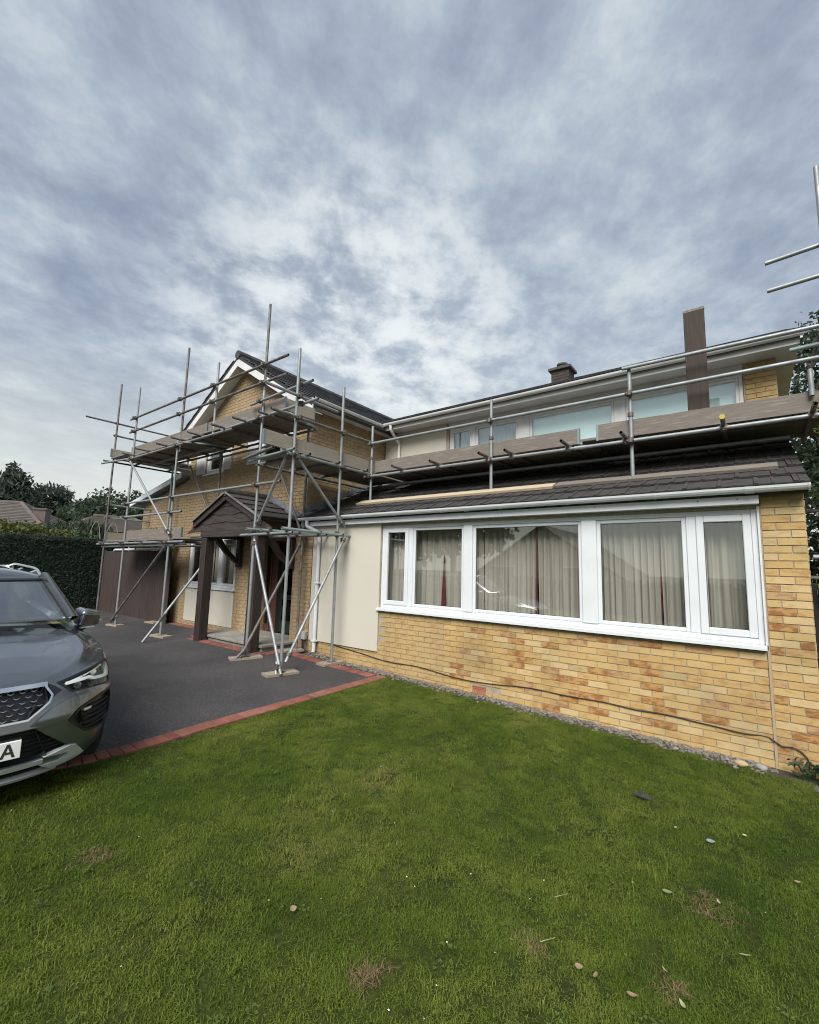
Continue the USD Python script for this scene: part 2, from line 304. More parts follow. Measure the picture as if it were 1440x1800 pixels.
def glass_mat(name, tint, r0=0.04, grow=0.9, refl=(0.95, 0.97, 0.97)):
    """window glass: see-through, with a reflection that grows towards grazing angles on either side"""
    return usdkit.material(stage, '/World/Looks/' + name, {
        'f': ('layer_weight', {'blend': 0.5}), 'pw': ('math', {'math_type': 'power', 'value2': 4.6}), 'a': ('math', {'math_type': 'multiply_add', 'value2': grow, 'value3': r0, 'use_clamp': True}),
        't': ('transparent_bsdf', {'color': tint}), 'gl': ('glossy_bsdf', {'color': refl, 'roughness': 0.004}), 'm': ('mix_closure', {})},
        [('f.facing', 'pw.value1'), ('pw.value', 'a.value1'), ('a.value', 'm.fac'), ('t.BSDF', 'm.closure1'), ('gl.BSDF', 'm.closure2')], surface='m.closure')
GLASS = glass_mat('window_glass', (0.94, 0.95, 0.94), 0.10)
GLASS_UP = glass_mat('upper_window_glass', (0.955, 0.985, 0.98), 0.16)
# ------------------------------------------------------------------ ground, lawn, driveway
g = []
xs = np.r_[-400, -200, -100, -60, -40, np.arange(-30, 14, 1.0), 20, 40, 100, 200, 400]
ys = np.r_[-400, -200, -100, -60, -40, np.arange(-30, 16, 1.0), 20, 40, 100, 200, 400]
def sheet(xs, ys, dz, zf=ground_z):
    X, Y = np.meshgrid(xs, ys, indexing='ij'); Z = zf(X, Y) + dz
    V = np.stack([X, Y, Z], -1).reshape(-1, 3); n, m = X.shape
    i, j = np.meshgrid(np.arange(n - 1), np.arange(m - 1), indexing='ij'); a = (i * m + j).ravel()
    return V, np.vstack([np.stack([a, a + m, a + m + 1], 1), np.stack([a, a + m + 1, a + 1], 1)])
GROUND = mat('rough_grass_ground', (0.045, 0.06, 0.02), (0.08, 0.075, 0.035), scale=1.2, rough=0.95, bump=0.6, bscale=20)
add('ground', sheet(xs, ys, -0.03), GROUND, kind='structure')
# the driveway's edge towards the lawn, as seen
EDGE = [(-4.905, 0.0), (-4.895, -1.2), (-4.875, -2.4), (-4.860, -3.2), (-4.855, -4.1), (-5.00, -4.6), (-5.35, -5.3), (-5.6, -9.0)]
edge = smooth_path(EDGE, 24)
LAWN = usdkit.material(stage, '/World/Looks/lawn_soil', {
    'g': ('geometry', {}), 'n': ('noise_texture', {'scale': 1.1, 'detail': 5.0, 'roughness': 0.6}), 'n2': ('noise_texture', {'scale': 45.0, 'detail': 5.0, 'roughness': 0.7}),
    'r': ('rgb_ramp', {'ramp': [(0.35, (0.030, 0.042, 0.010)), (0.55, (0.045, 0.060, 0.012)), (0.72, (0.072, 0.070, 0.020))]}),
    'r2': ('rgb_ramp', {'ramp': [(0.3, (0.35, 0.35, 0.35)), (0.7, (1.2, 1.2, 1.2))]}), 'm': ('mix_color', {'blend_type': 'multiply', 'fac': 1.0}),
    'b': ('bump', {'strength': 1.0, 'distance': 0.012}), 'p': ('principled_bsdf', {'roughness': 0.95, 'specular_ior_level': 0.1})},
    [('g.position', 'n.vector'), ('g.position', 'n2.vector'), ('n.fac', 'r.fac'), ('n2.fac', 'r2.fac'), ('r.color', 'm.a'), ('r2.color', 'm.b'), ('m.result', 'p.base_color'), ('n2.fac', 'b.height'), ('b.normal', 'p.normal')], surface='p.BSDF')
def lawn_z(X, Y):
    p = np.stack([X, Y, 0 * X], -1)
    return ground_z(X, Y) + (meshkit.fbm(p * 0.9, 3, 3) - 0.5) * 0.05 * np.clip((-Y - 0.3) / 1.0, 0, 1)
poly = Polygon([tuple(p) for p in edge] + [(9, -9), (9, -0.24), (-4.93, -0.24)]).buffer(0)
v2, f2 = trimesh.creation.triangulate_polygon(poly.simplify(0.002), engine='earcut')
v3, f3 = trimesh.remesh.subdivide_to_size(np.c_[v2, 0 * v2[:, 0]], f2, 0.45)
v3[:, 2] = lawn_z(v3[:, 0], v3[:, 1]) + 0.004
nn = np.cross(v3[f3[:, 1]] - v3[f3[:, 0]], v3[f3[:, 2]] - v3[f3[:, 0]])[:, 2]; f3[nn < 0] = f3[nn < 0][:, ::-1]
add('lawn', (v3, f3), LAWN, kind='structure', smooth=True)
TARMAC = usdkit.material(stage, '/World/Looks/tarmac', {
    'g': ('geometry', {}), 'n': ('noise_texture', {'scale': 55.0, 'detail': 3.0, 'roughness': 0.75}), 'v': ('voronoi_texture', {'scale': 95.0}), 'n2': ('noise_texture', {'scale': 0.7, 'detail': 6.0, 'roughness': 0.62}), 'wn': ('voronoi_texture', {'scale': 70.0}),
    'r': ('rgb_ramp', {'ramp': [(0.30, (0.021, 0.020, 0.021)), (0.52, (0.047, 0.0445, 0.0455)), (0.66, (0.088, 0.084, 0.084)), (0.8, (0.18, 0.17, 0.165))]}), 'r2': ('rgb_ramp', {'ramp': [(0.32, (0.66, 0.66, 0.67)), (0.5, (0.98, 0.98, 0.98)), (0.7, (1.3, 1.28, 1.25))]}),
    'sp': ('rgb_ramp', {'ramp': [(0.0, (2.4, 2.3, 2.2)), (0.12, (1.5, 1.45, 1.4)), (0.2, (1, 1, 1))]}), 'm': ('mix_color', {'blend_type': 'multiply', 'fac': 1.0, 'use_clamp': False}), 'm2': ('mix_color', {'blend_type': 'multiply', 'fac': 1.0, 'use_clamp': False}),
    'b': ('bump', {'strength': 1.0, 'distance': 0.006}), 'p': ('principled_bsdf', {'roughness': 0.8, 'specular_ior_level': 0.35})},
    [('g.position', 'n.vector'), ('g.position', 'v.vector'), ('g.position', 'n2.vector'), ('g.position', 'wn.vector'), ('n.fac', 'r.fac'), ('n2.fac', 'r2.fac'), ('r.color', 'm.a'), ('r2.color', 'm.b'), ('wn.distance', 'sp.fac'), ('m.result', 'm2.a'), ('sp.color', 'm2.b'), ('m2.result', 'p.base_color'), ('v.distance', 'b.height'), ('b.normal', 'p.normal')], surface='p.BSDF')
inner = [(x - 0.176, y) for x, y in edge]
dpoly = Polygon([(-16.5, -9)] + [(-16.5, 0.2), (-12.0, 0.2), (-12.0, -0.02), (-7.0, -0.02), (-7.0, -0.26), (edge[0][0] - 0.05, -0.26)] + [p for p in inner if p[1] < -0.27]).buffer(0)
v2, f2 = trimesh.creation.triangulate_polygon(dpoly.simplify(0.002), engine='earcut')
v3, f3 = trimesh.remesh.subdivide_to_size(np.c_[v2, 0 * v2[:, 0]], f2, 0.6)
v3[:, 2] = ground_z(v3[:, 0], v3[:, 1]) + 0.006
nn = np.cross(v3[f3[:, 1]] - v3[f3[:, 0]], v3[f3[:, 2]] - v3[f3[:, 0]])[:, 2]; f3[nn < 0] = f3[nn < 0][:, ::-1]
drive = add('driveway', (v3, f3), TARMAC, kind='structure')
REDS = [mat('red_paving_block', (0.205, 0.072, 0.048), (0.14, 0.050, 0.036), scale=9, rough=0.85, bump=0.5, bscale=90),
        mat('red_paving_block_pale', (0.235, 0.094, 0.066), (0.17, 0.064, 0.047), scale=9, rough=0.85, bump=0.5, bscale=90),
        mat('red_paving_block_dark', (0.165, 0.050, 0.036), (0.12, 0.038, 0.030), scale=9, rough=0.85, bump=0.5, bscale=90)]
def block(c, d, w=0.094, l=0.165):
    """paving block: c centre on the ground, d the direction of its long side"""
    d = np.asarray(d, float); d /= np.linalg.norm(d); n = np.array([-d[1], d[0]])
    pts = []
    for a, b in ((-1, -1), (1, -1), (1, 1), (-1, 1)):
        q = np.asarray(c) + d * a * l / 2 + n * b * w / 2; z = float(ground_z(q[0], q[1])) + rnd.uniform(-.001, .002)
        pts.append([q[0], q[1], z - 0.05]); pts.append([q[0], q[1], z + 0.012]); q2 = np.asarray(c) + d * a * (l / 2 - .005) + n * b * (w / 2 - .005); pts.append([q2[0], q2[1], z + 0.018])
    return mt(m3.Manifold.hull_points(np.array(pts)))
JOINT = mat('block_joint_sand', (0.05, 0.04, 0.035), (0.09, 0.075, 0.06), scale=40, rough=0.95)
jm = []
def run_blocks(path, inset, step=0.1):
    path = np.asarray(path, float); t = np.r_[0, np.cumsum(np.linalg.norm(np.diff(path, axis=0), axis=1))]
    k = step / 2
    while k < t[-1]:
        p = np.array([np.interp(k, t, path[:, i]) for i in (0, 1)]); q = np.array([np.interp(min(k + .02, t[-1]), t, path[:, i]) for i in (0, 1)]); q0 = np.array([np.interp(k - .02, t, path[:, i]) for i in (0, 1)])
        tn = q - q0; tn /= np.linalg.norm(tn); n = np.array([-tn[1], tn[0]])
        add('paving_block', block(p + n * inset, n), rnd.choices(REDS, (5, 3, 2))[0], drive)
        k += step
main_edge = [p for p in edge if -5.6 <= p[1] <= -0.26]
run_blocks(main_edge, -0.088)
run_blocks([(-5.12, -0.36), (-7.42, -0.36)], 0.0)            # along the gravel, back to the porch
run_blocks([(-7.33, -0.80), (-9.75, -0.80)], -0.0)
run_blocks([(-7.33, -0.42), (-7.33, -0.70)], 0.0)
run_blocks([(-9.86, -0.70), (-9.86, -0.22)], 0.0)
run_blocks([(-9.98, -0.13), (-11.95, -0.13)], -0.0)
# gravel strip at the foot of the wall
GRAVEL = mat('pebble_strip', (0.44, 0.39, 0.32), (0.27, 0.235, 0.19), scale=18, rough=0.85, island=0.6, c3=(0.60, 0.56, 0.48))
SOIL = mat('dark_soil', (0.03, 0.025, 0.02), (0.055, 0.045, 0.035), scale=25, rough=0.95, bump=1.0, bscale=60)
ss = sheet(np.linspace(-6.95, 0.4, 20), np.array([-0.26, -0.13, 0.02]), 0.002)
add('gravel_bed', ss, SOIL, kind='structure')
peb = []
ico = trimesh.creation.icosphere(1, 1.0)
for k in range(1700):
    x = rnd.uniform(-6.9, -0.36); y = -0.005 - abs(rnd.gauss(0, 0.10)); y = max(y, -0.30)
    s = rnd.uniform(0.008, 0.020)
    v = np.array(ico.vertices) * np.array([s * rnd.uniform(.8, 1.6), s * rnd.uniform(.8, 1.4), s * rnd.uniform(.5, .9)]) * (1 + 0.18 * nrg.standard_normal((len(ico.vertices), 1)))
    a = rnd.uniform(0, 6.3); R = np.array([[math.cos(a), -math.sin(a), 0], [math.sin(a), math.cos(a), 0], [0, 0, 1]])
    peb.append((v @ R.T + [x, y, float(ground_z(x, y)) + s * 0.45], np.array(ico.faces)))
add('gravel', peb, GRAVEL, kind='stuff', label='grey and buff pebbles in the narrow strip at the foot of the extension wall', cat='gravel', smooth=False)
def rock(name, c, s, m, label):
    ic = trimesh.creation.icosphere(2, 1.0); v = np.array(ic.vertices)
    v = v * (0.75 + 0.5 * meshkit.fbm(v * 1.4 + 5 * c[0], 3, 5)[:, None]) * s + c
    return add(name, (v, np.array(ic.faces)), m, label=label, cat='stone', smooth=40)
rock('stone', np.array([-0.62, -0.20, 0.045]), np.array([.055, .035, .03]), mat('yellow_stone', (0.40, 0.31, 0.17), (0.30, 0.235, 0.135), scale=14, rough=0.9), 'pale yellow stone on the pebble strip near the brick pier')
rock('stone', np.array([-0.47, -0.15, 0.035]), np.array([.045, .035, .03]), mat('grey_stone', (0.20, 0.19, 0.18), (0.3, 0.29, 0.27), scale=14, rough=0.9), 'grey stone wedged at the left foot of the brick pier')
# ------------------------------------------------------------------ the house
house = thing('house', 'yellow brick house with a projecting gable wing and a long single storey front extension', 'house', (-6, 2, 0))
def intervals(poly, z):
    from shapely.geometry import LineString
    q = poly.intersection(LineString([(-99, z), (99, z)]))
    if q.is_empty: return []
    return [(s.bounds[0], s.bounds[2]) for s in (q.geoms if hasattr(q, 'geoms') else [q]) if s.length > 0.03]
def lay(poly, z0, z1, phase=0.0, header=False):
    """running bond bricks (a0,a1,z0,z1) inside a polygon"""
    out = []; row = 0; z = z0
    while z < z1 - 0.02:
        zt = min(z + 0.065, z1)
        for a, b in intervals(poly, z + 0.0325):
            k = math.floor((a - phase) / 0.225) - 1; off = phase + (0.1125 if row % 2 else 0.0)
            x = off + k * 0.225
            while x < b:
                s, e = max(x, a), min(x + 0.215, b)
                if e - s > 0.025: out.append((s, e, z, zt))
                x += 0.225
        z += 0.075; row += 1
    return out
def brick_y(b, y, d=0.05):
    j = rnd.uniform(-.0015, .0015)
    return box(b[0] + rnd.uniform(-.001, .001), b[1] + rnd.uniform(-.001, .001), y + j, y + d, b[2] + rnd.uniform(-.001, .001), b[3] + rnd.uniform(-.001, .001))
def brick_x(b, x, sgn=1, d=0.05):
    j = rnd.uniform(-.0015, .0015); xs_ = sorted((x + j, x - sgn * d))
    return box(xs_[0], xs_[1], b[0], b[1], b[2], b[3])
stuff_bricks = []
# --- extension walls (mortar shows between the bricks)
ew = [box(-5.338, -0.352, 0.008, 0.2, -0.2, 1.084), box(-7.3, -5.338, 0.008, 0.2, -0.2, 2.66), box(-0.352, -0.01, -0.004, 0.2, -0.2, 2.66), box(-5.338, -0.352, 0.008, 0.2, 2.475, 2.66),
      prism_x([(0.2, -0.2), (2.3, -0.2), (2.3, 3.66), (0.2, 2.74)], -0.2, -0.008)]
ewall = add('extension_wall', ew, MORTAR, house)
near = []
for b in lay(sbox(-7.02, -0.08, -0.362, 1.075), -0.065, 1.08, phase=-0.362):
    if b[3] < ground_z((b[0] + b[1]) / 2, 0) - 0.01 or (b[0] < -5.36 and b[2] > 0.46): continue
    if b[0] < -3.39 and b[1] > -3.60 and 0.085 < b[2] < 0.20:                       # the air brick's place
        continue
    near.append((brick_y(b, 0.0), (b[0] + b[1]) / 2))
row = 0; z = -0.07
pier = []
while z < 2.64:
    cuts = [(-0.338, -0.236), (-0.226, -0.012)] if row % 2 else [(-0.338, -0.124), (-0.114, -0.012)]
    for a, b in cuts: pier.append((brick_y((a, b, z, min(z + .065, 2.655)), -0.012), 1.0))
    z += 0.075; row += 1
near.sort(key=lambda t: -t[1])
singles = pier + near[:300 - len(pier)]
for mesh_, _ in singles: add('brick', mesh_, rnd.choices(BRICKS, BRICK_W)[0], ewall)
stuff_bricks += [q for q, _ in near[300 - len(pier):]]
add('mastic_joint', box(-0.3615, -0.339, -0.010, 0.01, -0.1, 1.082), mat('tan_mastic', (0.34, 0.26, 0.16), rough=0.7), house)
for b in lay(Polygon([(0.03, 0), (2.3, 0), (2.3, 3.6), (0.03, 2.63)]), 0.0, 3.6): stuff_bricks.append(brick_x(b, 0.0))
wing_bricks = []
for b in lay(sbox(-7.3, 0.1, -7.03, 2.5), 0.1, 2.5): wing_bricks.append(brick_y(b, 0.0))
# air brick
ab = [box(-3.595, -3.395, 0.012, 0.05, 0.085, 0.205)]
for k in range(8): ab.append(box(-3.595 + k * 0.0268, -3.595 + k * 0.0268 + 0.0124, -0.002, 0.012, 0.085, 0.205))
for k in range(6): ab.append(box(-3.5945, -3.3955, -0.004, 0.012, 0.085 + k * 0.0218, 0.085 + k * 0.0218 + 0.011))
add('air_brick', ab, mat('terracotta', (0.36, 0.13, 0.08), (0.28, 0.10, 0.06), scale=30, rough=0.8), house, label='terracotta air brick with square holes')
# cream panel left of the window
add('render_panel', cbox(-7.015, -5.345, -0.024, 0.004, 0.425, 2.515, 0.004), CREAM, house)
# --- wing
WF = Polygon([(-12.042, -0.1), (-7.308, -0.1), (-7.308, 4.945), (-9.675, 6.40), (-12.042, 4.945)])
holes = {'w1': sbox(-11.24, 3.92, -10.42, 4.98), 'w2': sbox(-9.0, 3.92, -8.18, 4.98), 'low': sbox(-11.72, 0.36, -9.585, 2.42), 'door': sbox(-9.08, -0.2, -7.6, 2.30)}
WH = WF
for h_ in holes.values(): WH = WH.difference(h_)
wall_p = [prism_y(WH, 0.008, 0.2), prism_x([(0.2, -0.1), (8.5, -0.1), (8.5, 4.95), (0.2, 4.95)], -7.5, -7.308), prism_x([(0.2, -0.1), (8.5, -0.1), (8.5, 4.95), (0.2, 4.95)], -12.042, -11.85),
          box(-9.09, -9.085, 0.2, 0.55, -0.1, 2.3), prism_y([(-14.6, -0.1), (-12.05, -0.1), (-12.05, 3.90), (-14.6, 3.39)], 0.008, 0.2), prism_x([(0.2, -0.1), (6, -0.1), (6, 3.3), (0.2, 3.3)], -14.592, -14.4), box(-12.05, -7.3, 8.3, 8.5, -0.1, 4.9)]
wwall = add('wing_wall', wall_p, MORTAR, house)
WB_ = Polygon([(-12.05, -0.1), (-7.3, -0.1), (-7.3, 4.95), (-9.675, 6.40), (-12.05, 4.95)])
for h_ in holes.values(): WB_ = WB_.difference(h_)
for b in lay(WB_, 0.17, 6.4, phase=-7.3): wing_bricks.append(brick_y(b, 0.0))
for b in lay(sbox(0.052, 2.5, 2.3, 4.95), 2.57, 4.95): wing_bricks.append(brick_x(b, -7.30))
for b in lay(sbox(0.052, 0.2, 0.52, 2.30), 0.25, 2.3): wing_bricks.append(brick_x(b, -9.078, 1, 0.03))
for b in lay(Polygon([(-14.6, 0.1), (-12.06, 0.1), (-12.06, 3.9), (-14.6, 3.39)]), 0.17, 3.9): wing_bricks.append(brick_y(b, 0.0))
# --- main first floor
mw = [prism_y(sbox(-7.3, 3.5, 0, 4.93).difference(sbox(-5.50, 3.90, -0.385, 4.80)), 2.308, 2.5), prism_x([(2.5, -0.1), (8.5, -0.1), (8.5, 4.95), (5.4, 6.5), (2.5, 5.2)], -0.2, -0.008), box(-7.3, 0, 8.3, 8.5, -0.1, 4.9)]
add('upper_wall', mw, MORTAR, house)
row = 0; z = 3.70
while z < 4.90:
    cuts = [(-0.362, -0.250), (-0.240, -0.012)] if row % 2 else [(-0.362, -0.140), (-0.130, -0.012)]
    for a, b in cuts: stuff_bricks.append(brick_y((a, b, z, min(z + .065, 4.925)), 2.296))
    z += 0.075; row += 1
for b in lay(Polygon([(2.31, 3.6), (8.4, 0), (8.4, 4.9), (5.4, 6.45), (2.31, 5.1)]), 3.4, 6.4): stuff_bricks.append(brick_x(b, 0.0))
add('brick_courses', stuff_bricks, BRICK_MIX, house, kind='stuff', label='buff bricks of the extension and upper wall ends')
add('brick_courses', wing_bricks, BRICK_WING, house, kind='stuff', label='browner bricks of the gable wing')
add('upper_render_panel', cbox(-7.27, -5.56, 2.284, 2.312, 3.70, 4.925, 0.004), CREAM, house)
# --- windows
def ring(x0, x1, z0, z1, w, y0, y1, c=0.004, wb=None, wt=None):
    wb = wb or w; wt = wt or w
    return [mt(cbox(x0, x0 + w, y0, y1, z0, z1, c)), mt(cbox(x1 - w, x1, y0, y1, z0, z1, c)), mt(cbox(x0 + w, x1 - w, y0 + .0005, y1 - .0005, z0, z0 + wb, c)), mt(cbox(x0 + w, x1 - w, y0 + .0005, y1 - .0005, z1 - wt, z1, c))]
def pane(x0, x1, z0, z1, y): return box(x0, x1, y, y + 0.006, z0, z1)
w = thing('window', None, None, parent=house, loc=(-2.9, 0.05, 1.1)); tag(stage.GetPrimAtPath(w), 'long white framed ground floor window of five panes with curtains behind')
fr = ring(-5.335, -0.372, 1.13, 2.475, 0.05, 0.022, 0.09, wb=0.055, wt=0.05)
for a, b, y in ((-4.79, -4.705, .024), (-3.775, -3.63, .010), (-2.10, -1.925, .010), (-0.99, -0.90, .024)): fr.append(mt(cbox(a, b, y, 0.088, 1.186, 2.424, 0.005)))
for a, b in ((-4.705, -3.775), (-3.63, -2.10), (-1.925, -0.99)):
    fr += ring(a, b, 1.186, 2.424, 0.045, 0.036, 0.08, 0.006)
add('frame', fr, UPVC, w)
for a, b in ((-5.284, -4.791), (-0.899, -0.424)):
    add('sash', ring(a, b, 1.187, 2.423, 0.07, 0.012, 0.075, 0.007), UPVC, w)
for a, b, c, d in ((-5.215, -4.860, 1.256, 2.354), (-4.661, -3.819, 1.230, 2.380), (-3.586, -2.144, 1.230, 2.380), (-1.881, -1.034, 1.230, 2.380), (-0.830, -0.493, 1.256, 2.354)):
    add('pane', pane(a, b, c, d, 0.058), GLASS, w)
    add('seal', ring(a - .004, b + .004, c - .004, d + .004, 0.009, 0.050, 0.057, 0.001), SEAL, w)
for hx in (-4.82, -0.865): add('handle', [mt(cbox(hx - .009, hx + .009, 0.100, 0.116, 1.74, 1.80, .003)), mt(cbox(hx - .008, hx + .008, 0.116, 0.128, 1.70, 1.84, .004))], UPVC, w)
add('sill', prism_x([(-0.06, 1.086), (0.02, 1.086), (0.09, 1.10), (0.09, 1.129), (0.02, 1.129), (-0.06, 1.118)], -5.365, -0.3615), UPVC, w)
add('reveal_trim', box(-0.371, -0.3525, -0.003, 0.1, 1.13, 2.50), UPVC_OLD, w)
# dark room behind
ROOM = mat('dim_room_wall', (0.22, 0.21, 0.19), rough=0.9)
add('room_lining', [box(-7.0, -0.21, 2.2, 2.28, 0, 2.6), box(-7.0, -0.21, 0.2, 2.2, 0.05, 0.1), box(-7.0, -0.21, 0.21, 2.2, 2.55, 2.6), box(-7.05, -7.0, 0.2, 2.2, 0.1, 2.55), box(-0.26, -0.21, 0.2, 2.2, 0.1, 2.55), box(-5.5, -0.26, 0.1, 0.45, 1.06, 1.085)], ROOM, house)
def small_window(x0, x1, z0, z1, parts, label, mats=(UPVC, GLASS), y=0.03, sill=True, sillz=0.0):
    ww = thing('window', None, None, parent=house, loc=((x0 + x1) / 2, y, z0)); tag(stage.GetPrimAtPath(ww), label)
    f_ = ring(x0, x1, z0, z1, 0.055, y, y + 0.07)

    edges = [x0] + [q for q in parts] + [x1]
    for q in parts: f_.append(mt(cbox(q - .03, q + .03, y + .002, y + .068, z0 + .055, z1 - .055, .004)))
    add('frame', f_, mats[0], ww)
    for a, b in zip(edges[:-1], edges[1:]):
        a2 = a + (.055 if a == x0 else .03); b2 = b - (.055 if b == x1 else .03)
        add('sash', ring(a2 + .001, b2 - .001, z0 + .056, z1 - .056, 0.045, y - .01, y + .06, .006), mats[0], ww)
        add('pane', pane(a2 + .044, b2 - .044, z0 + .099, z1 - .099, y + .025), mats[1], ww)
    if sill: add('sill', prism_x([(-0.05, z0 - .05), (y + .07, z0 - .05), (y + .07, z0 - .001), (y, z0 - .001), (-0.05, z0 - .012)], x0 - .04, x1 + .04), mats[0], ww)
    return ww
small_window(-11.24, -10.42, 3.975, 4.975, [], 'small upper window of the wing, left one of two, with white shutter panels')
small_window(-9.0, -8.18, 3.975, 4.975, [], 'small upper window of the wing, right one, behind the scaffold deck')
for a, b in ((-11.66, -11.26), (-10.40, -10.08), (-9.42, -9.03), (-8.15, -7.83)):
    sh = [mt(cbox(a, b, -0.032, 0.003, 3.99, 4.96, 0.004))]
    for q in (4.03, 4.51):
        sh.append(mt(cbox(a + .05, b - .05, -0.042, -0.030, q, q + .42, 0.008)))
    add('shutter', sh, mat('shutter_paint', (0.58, 0.60, 0.60), (0.48, 0.49, 0.49), scale=6, rough=0.5) if a == -11.66 else '/World/Looks/shutter_paint', house)
small_window(-11.715, -9.59, 1.215, 2.415, [-11.05, -10.28], 'ground floor window of the wing left of the porch', y=0.03)
add('lower_render_panel', cbox(-11.715, -9.59, -0.01, 0.03, 0.37, 1.163, .004), CREAM, house)
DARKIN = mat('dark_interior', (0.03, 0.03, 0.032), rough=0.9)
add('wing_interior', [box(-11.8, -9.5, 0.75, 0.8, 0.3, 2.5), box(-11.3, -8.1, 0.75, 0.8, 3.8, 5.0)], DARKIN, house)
# front door in its recess
DOORBROWN = mat('brown_door_frame', (0.085, 0.042, 0.03), (0.06, 0.03, 0.022), scale=6, rough=0.5)
d_ = add('front_door', [*ring(-8.55, -7.66, 0.36, 2.25, 0.11, 0.42, 0.47, wb=0.25), mt(cbox(-8.44, -7.77, 0.423, 0.467, 1.05, 1.15, .004))], mat('dark_green_door', (0.012, 0.022, 0.018), rough=0.35), house, label='dark front door inside the porch recess')
add('pane', [pane(-8.44, -7.77, 0.61, 1.05, 0.445), pane(-8.44, -7.77, 1.15, 2.14, 0.445)], glass_mat('door_glass', (0.35, 0.42, 0.38), 0.03), d_)
add('handle', [mt(cbox(-7.75, -7.72, 0.39, 0.42, 1.02, 1.22, .004)), sweep([(-7.735, 0.395, 1.18), (-7.735, 0.365, 1.18), (-7.84, 0.365, 1.18)], 0.01)], mat('brass', (0.45, 0.33, 0.12), rough=0.3, metal=1.0), d_)
add('door_frame', [box(-7.66, -7.605, 0.10, 0.46, 0.3, 2.3), box(-8.62, -8.551, 0.36, 0.47, 0.3, 2.3), box(-9.075, -8.62, 0.44, 0.48, 0.3, 2.3), box(-8.62, -7.66, 0.38, 0.47, 2.255, 2.3), box(-8.9, -8.85, 0.42, 0.439, 0.3, 2.3)], DOORBROWN, house)
add('door_sidelight', pane(-9.03, -8.90, 0.5, 2.2, 0.436), '/World/Looks/door_glass', house)
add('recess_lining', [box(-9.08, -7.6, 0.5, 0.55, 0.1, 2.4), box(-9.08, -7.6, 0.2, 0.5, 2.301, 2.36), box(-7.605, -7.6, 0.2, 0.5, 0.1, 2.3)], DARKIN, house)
# --- extension roof with its tiles, fascia, gutter
def rz(y): return 2.72 + 0.45 * (y + 0.1)
xroof = add('extension_roof', prism_x([(-0.15, rz(-.15) - .06), (2.3, rz(2.3) - .06), (2.3, rz(2.3) - .16), (-0.10, rz(-.10) - .13)], -7.3, 0.02), mat('roof_underlay', (0.03, 0.03, 0.03), rough=0.9), house)
sl = math.atan(0.45); cs, sn = math.cos(sl), math.sin(sl)
def tile_mesh(x, y, wd=0.296, ln=0.40, th=0.022, zf=rz, ax=None):
    """one flat interlocking tile with a raised edge, its tail at plan distance y"""
    j = rnd.uniform(-.003, .003)
    def P(u, s, t): return (x + u, y + s * cs - t * sn, zf(y) + s * sn + t * cs + j)
    lift0, lift1 = 0.028, 0.0
    def slab(u0, u1, t0, t1):
        v = []
        for s, lf in ((0, lift0), (ln, lift1)):
            for u, t in ((u0, t0), (u1, t0), (u1, t1), (u0, t1)): v.append(P(u, s, t + lf - .03))
        f = np.array([[0, 1, 2], [0, 2, 3], [4, 6, 5], [4, 7, 6], [0, 5, 1], [0, 4, 5], [1, 6, 2], [1, 5, 6], [2, 7, 3], [2, 6, 7], [3, 4, 0], [3, 7, 4]])
        return np.array(v), f
    return cat_([slab(0, wd, 0, th), slab(0.0, 0.035, th, th + .011), slab(wd * .5 - .012, wd * .5 + .012, th, th + .006)])
rows = [-0.215 + k * 0.315 for k in range(8)]
for k, y in enumerate(rows):
    n = 0
    x = -7.28 - (0.15 if k % 2 else 0)
    while x < 0.02:
        x1 = min(x + 0.296, 0.035); x0 = max(x, -7.29)
        if x1 - x0 > 0.03: add('roof_tile', tile_mesh(x0, y + rnd.uniform(-.006, .006), wd=x1 - x0), TILE, xroof)
        x += 0.30
add('verge', prism_x([(-0.2, rz(-.2) - .075), (2.3, rz(2.3) - .075), (2.3, rz(2.3) - .034), (-0.2, rz(-.2) - .034)], 0.0205, 0.032), mat('verge_mortar', (0.20, 0.19, 0.17), (0.12, 0.115, 0.105), scale=15, rough=0.9), house)
fl = []
for k in range(21):
    y0 = -0.06 + k * 0.1125; fl.append(box(-7.303, -7.286 + .0002 * (k % 2), y0, y0 + 0.113, rz(y0) - .02, rz(y0) + 0.155 + 0.0003 * k))
fl.append(prism_x([(-0.2, rz(-.2) + .012), (2.3, rz(2.3) + .012), (2.3, rz(2.3) + .018), (-0.2, rz(-.2) + .018)], -7.286, -7.13))
add('flashing', fl, LEAD, house)
add('fascia', [mt(cbox(-7.3, -0.349, -0.105, -0.083, 2.512, 2.672, .003))], UPVC, house)
add('soffit', [box(-7.3, -0.36, -0.083, 0.02, 2.514, 2.526)], UPVC, house)
for x in (-0.52, -0.86, -1.9, -3.1, -4.4): add('fixing_cap', sweep([(x, -0.107, 2.565), (x, -0.104, 2.565)], 0.006, 8), SEAL, house)
def gutter(a, b, c0, r=0.056, axis='x'):
    n = 9; o = [(-r * math.cos(t), -r * math.sin(t)) for t in np.linspace(0, math.pi, n)]; i_ = [(-.92 * r * math.cos(t), -.92 * r * math.sin(t)) for t in np.linspace(math.pi, 0, n)]
    # rolled lip
    P = [(p[0] + c0[0], p[1] + c0[1]) for p in o + i_]
    return prism_x(P, a, b) if axis == 'x' else prism_y(P, a, b)
def gutter_clip(t, c0, r=0.0605, wd=0.03, axis='x'): return gutter(t - wd / 2, t + wd / 2, c0, r, axis)
gc = (-0.168, 2.668)
gt = add('gutter', gutter(-7.27, 0.015, gc), UPVC, house)
for x in (-6.75, -5.85, -4.95, -4.05, -3.1, -2.2, -1.25): add('bracket', [gutter_clip(x, gc), box(x - .012, x + .012, -0.112, -0.1055, 2.615, 2.665)], UPVC, gt)
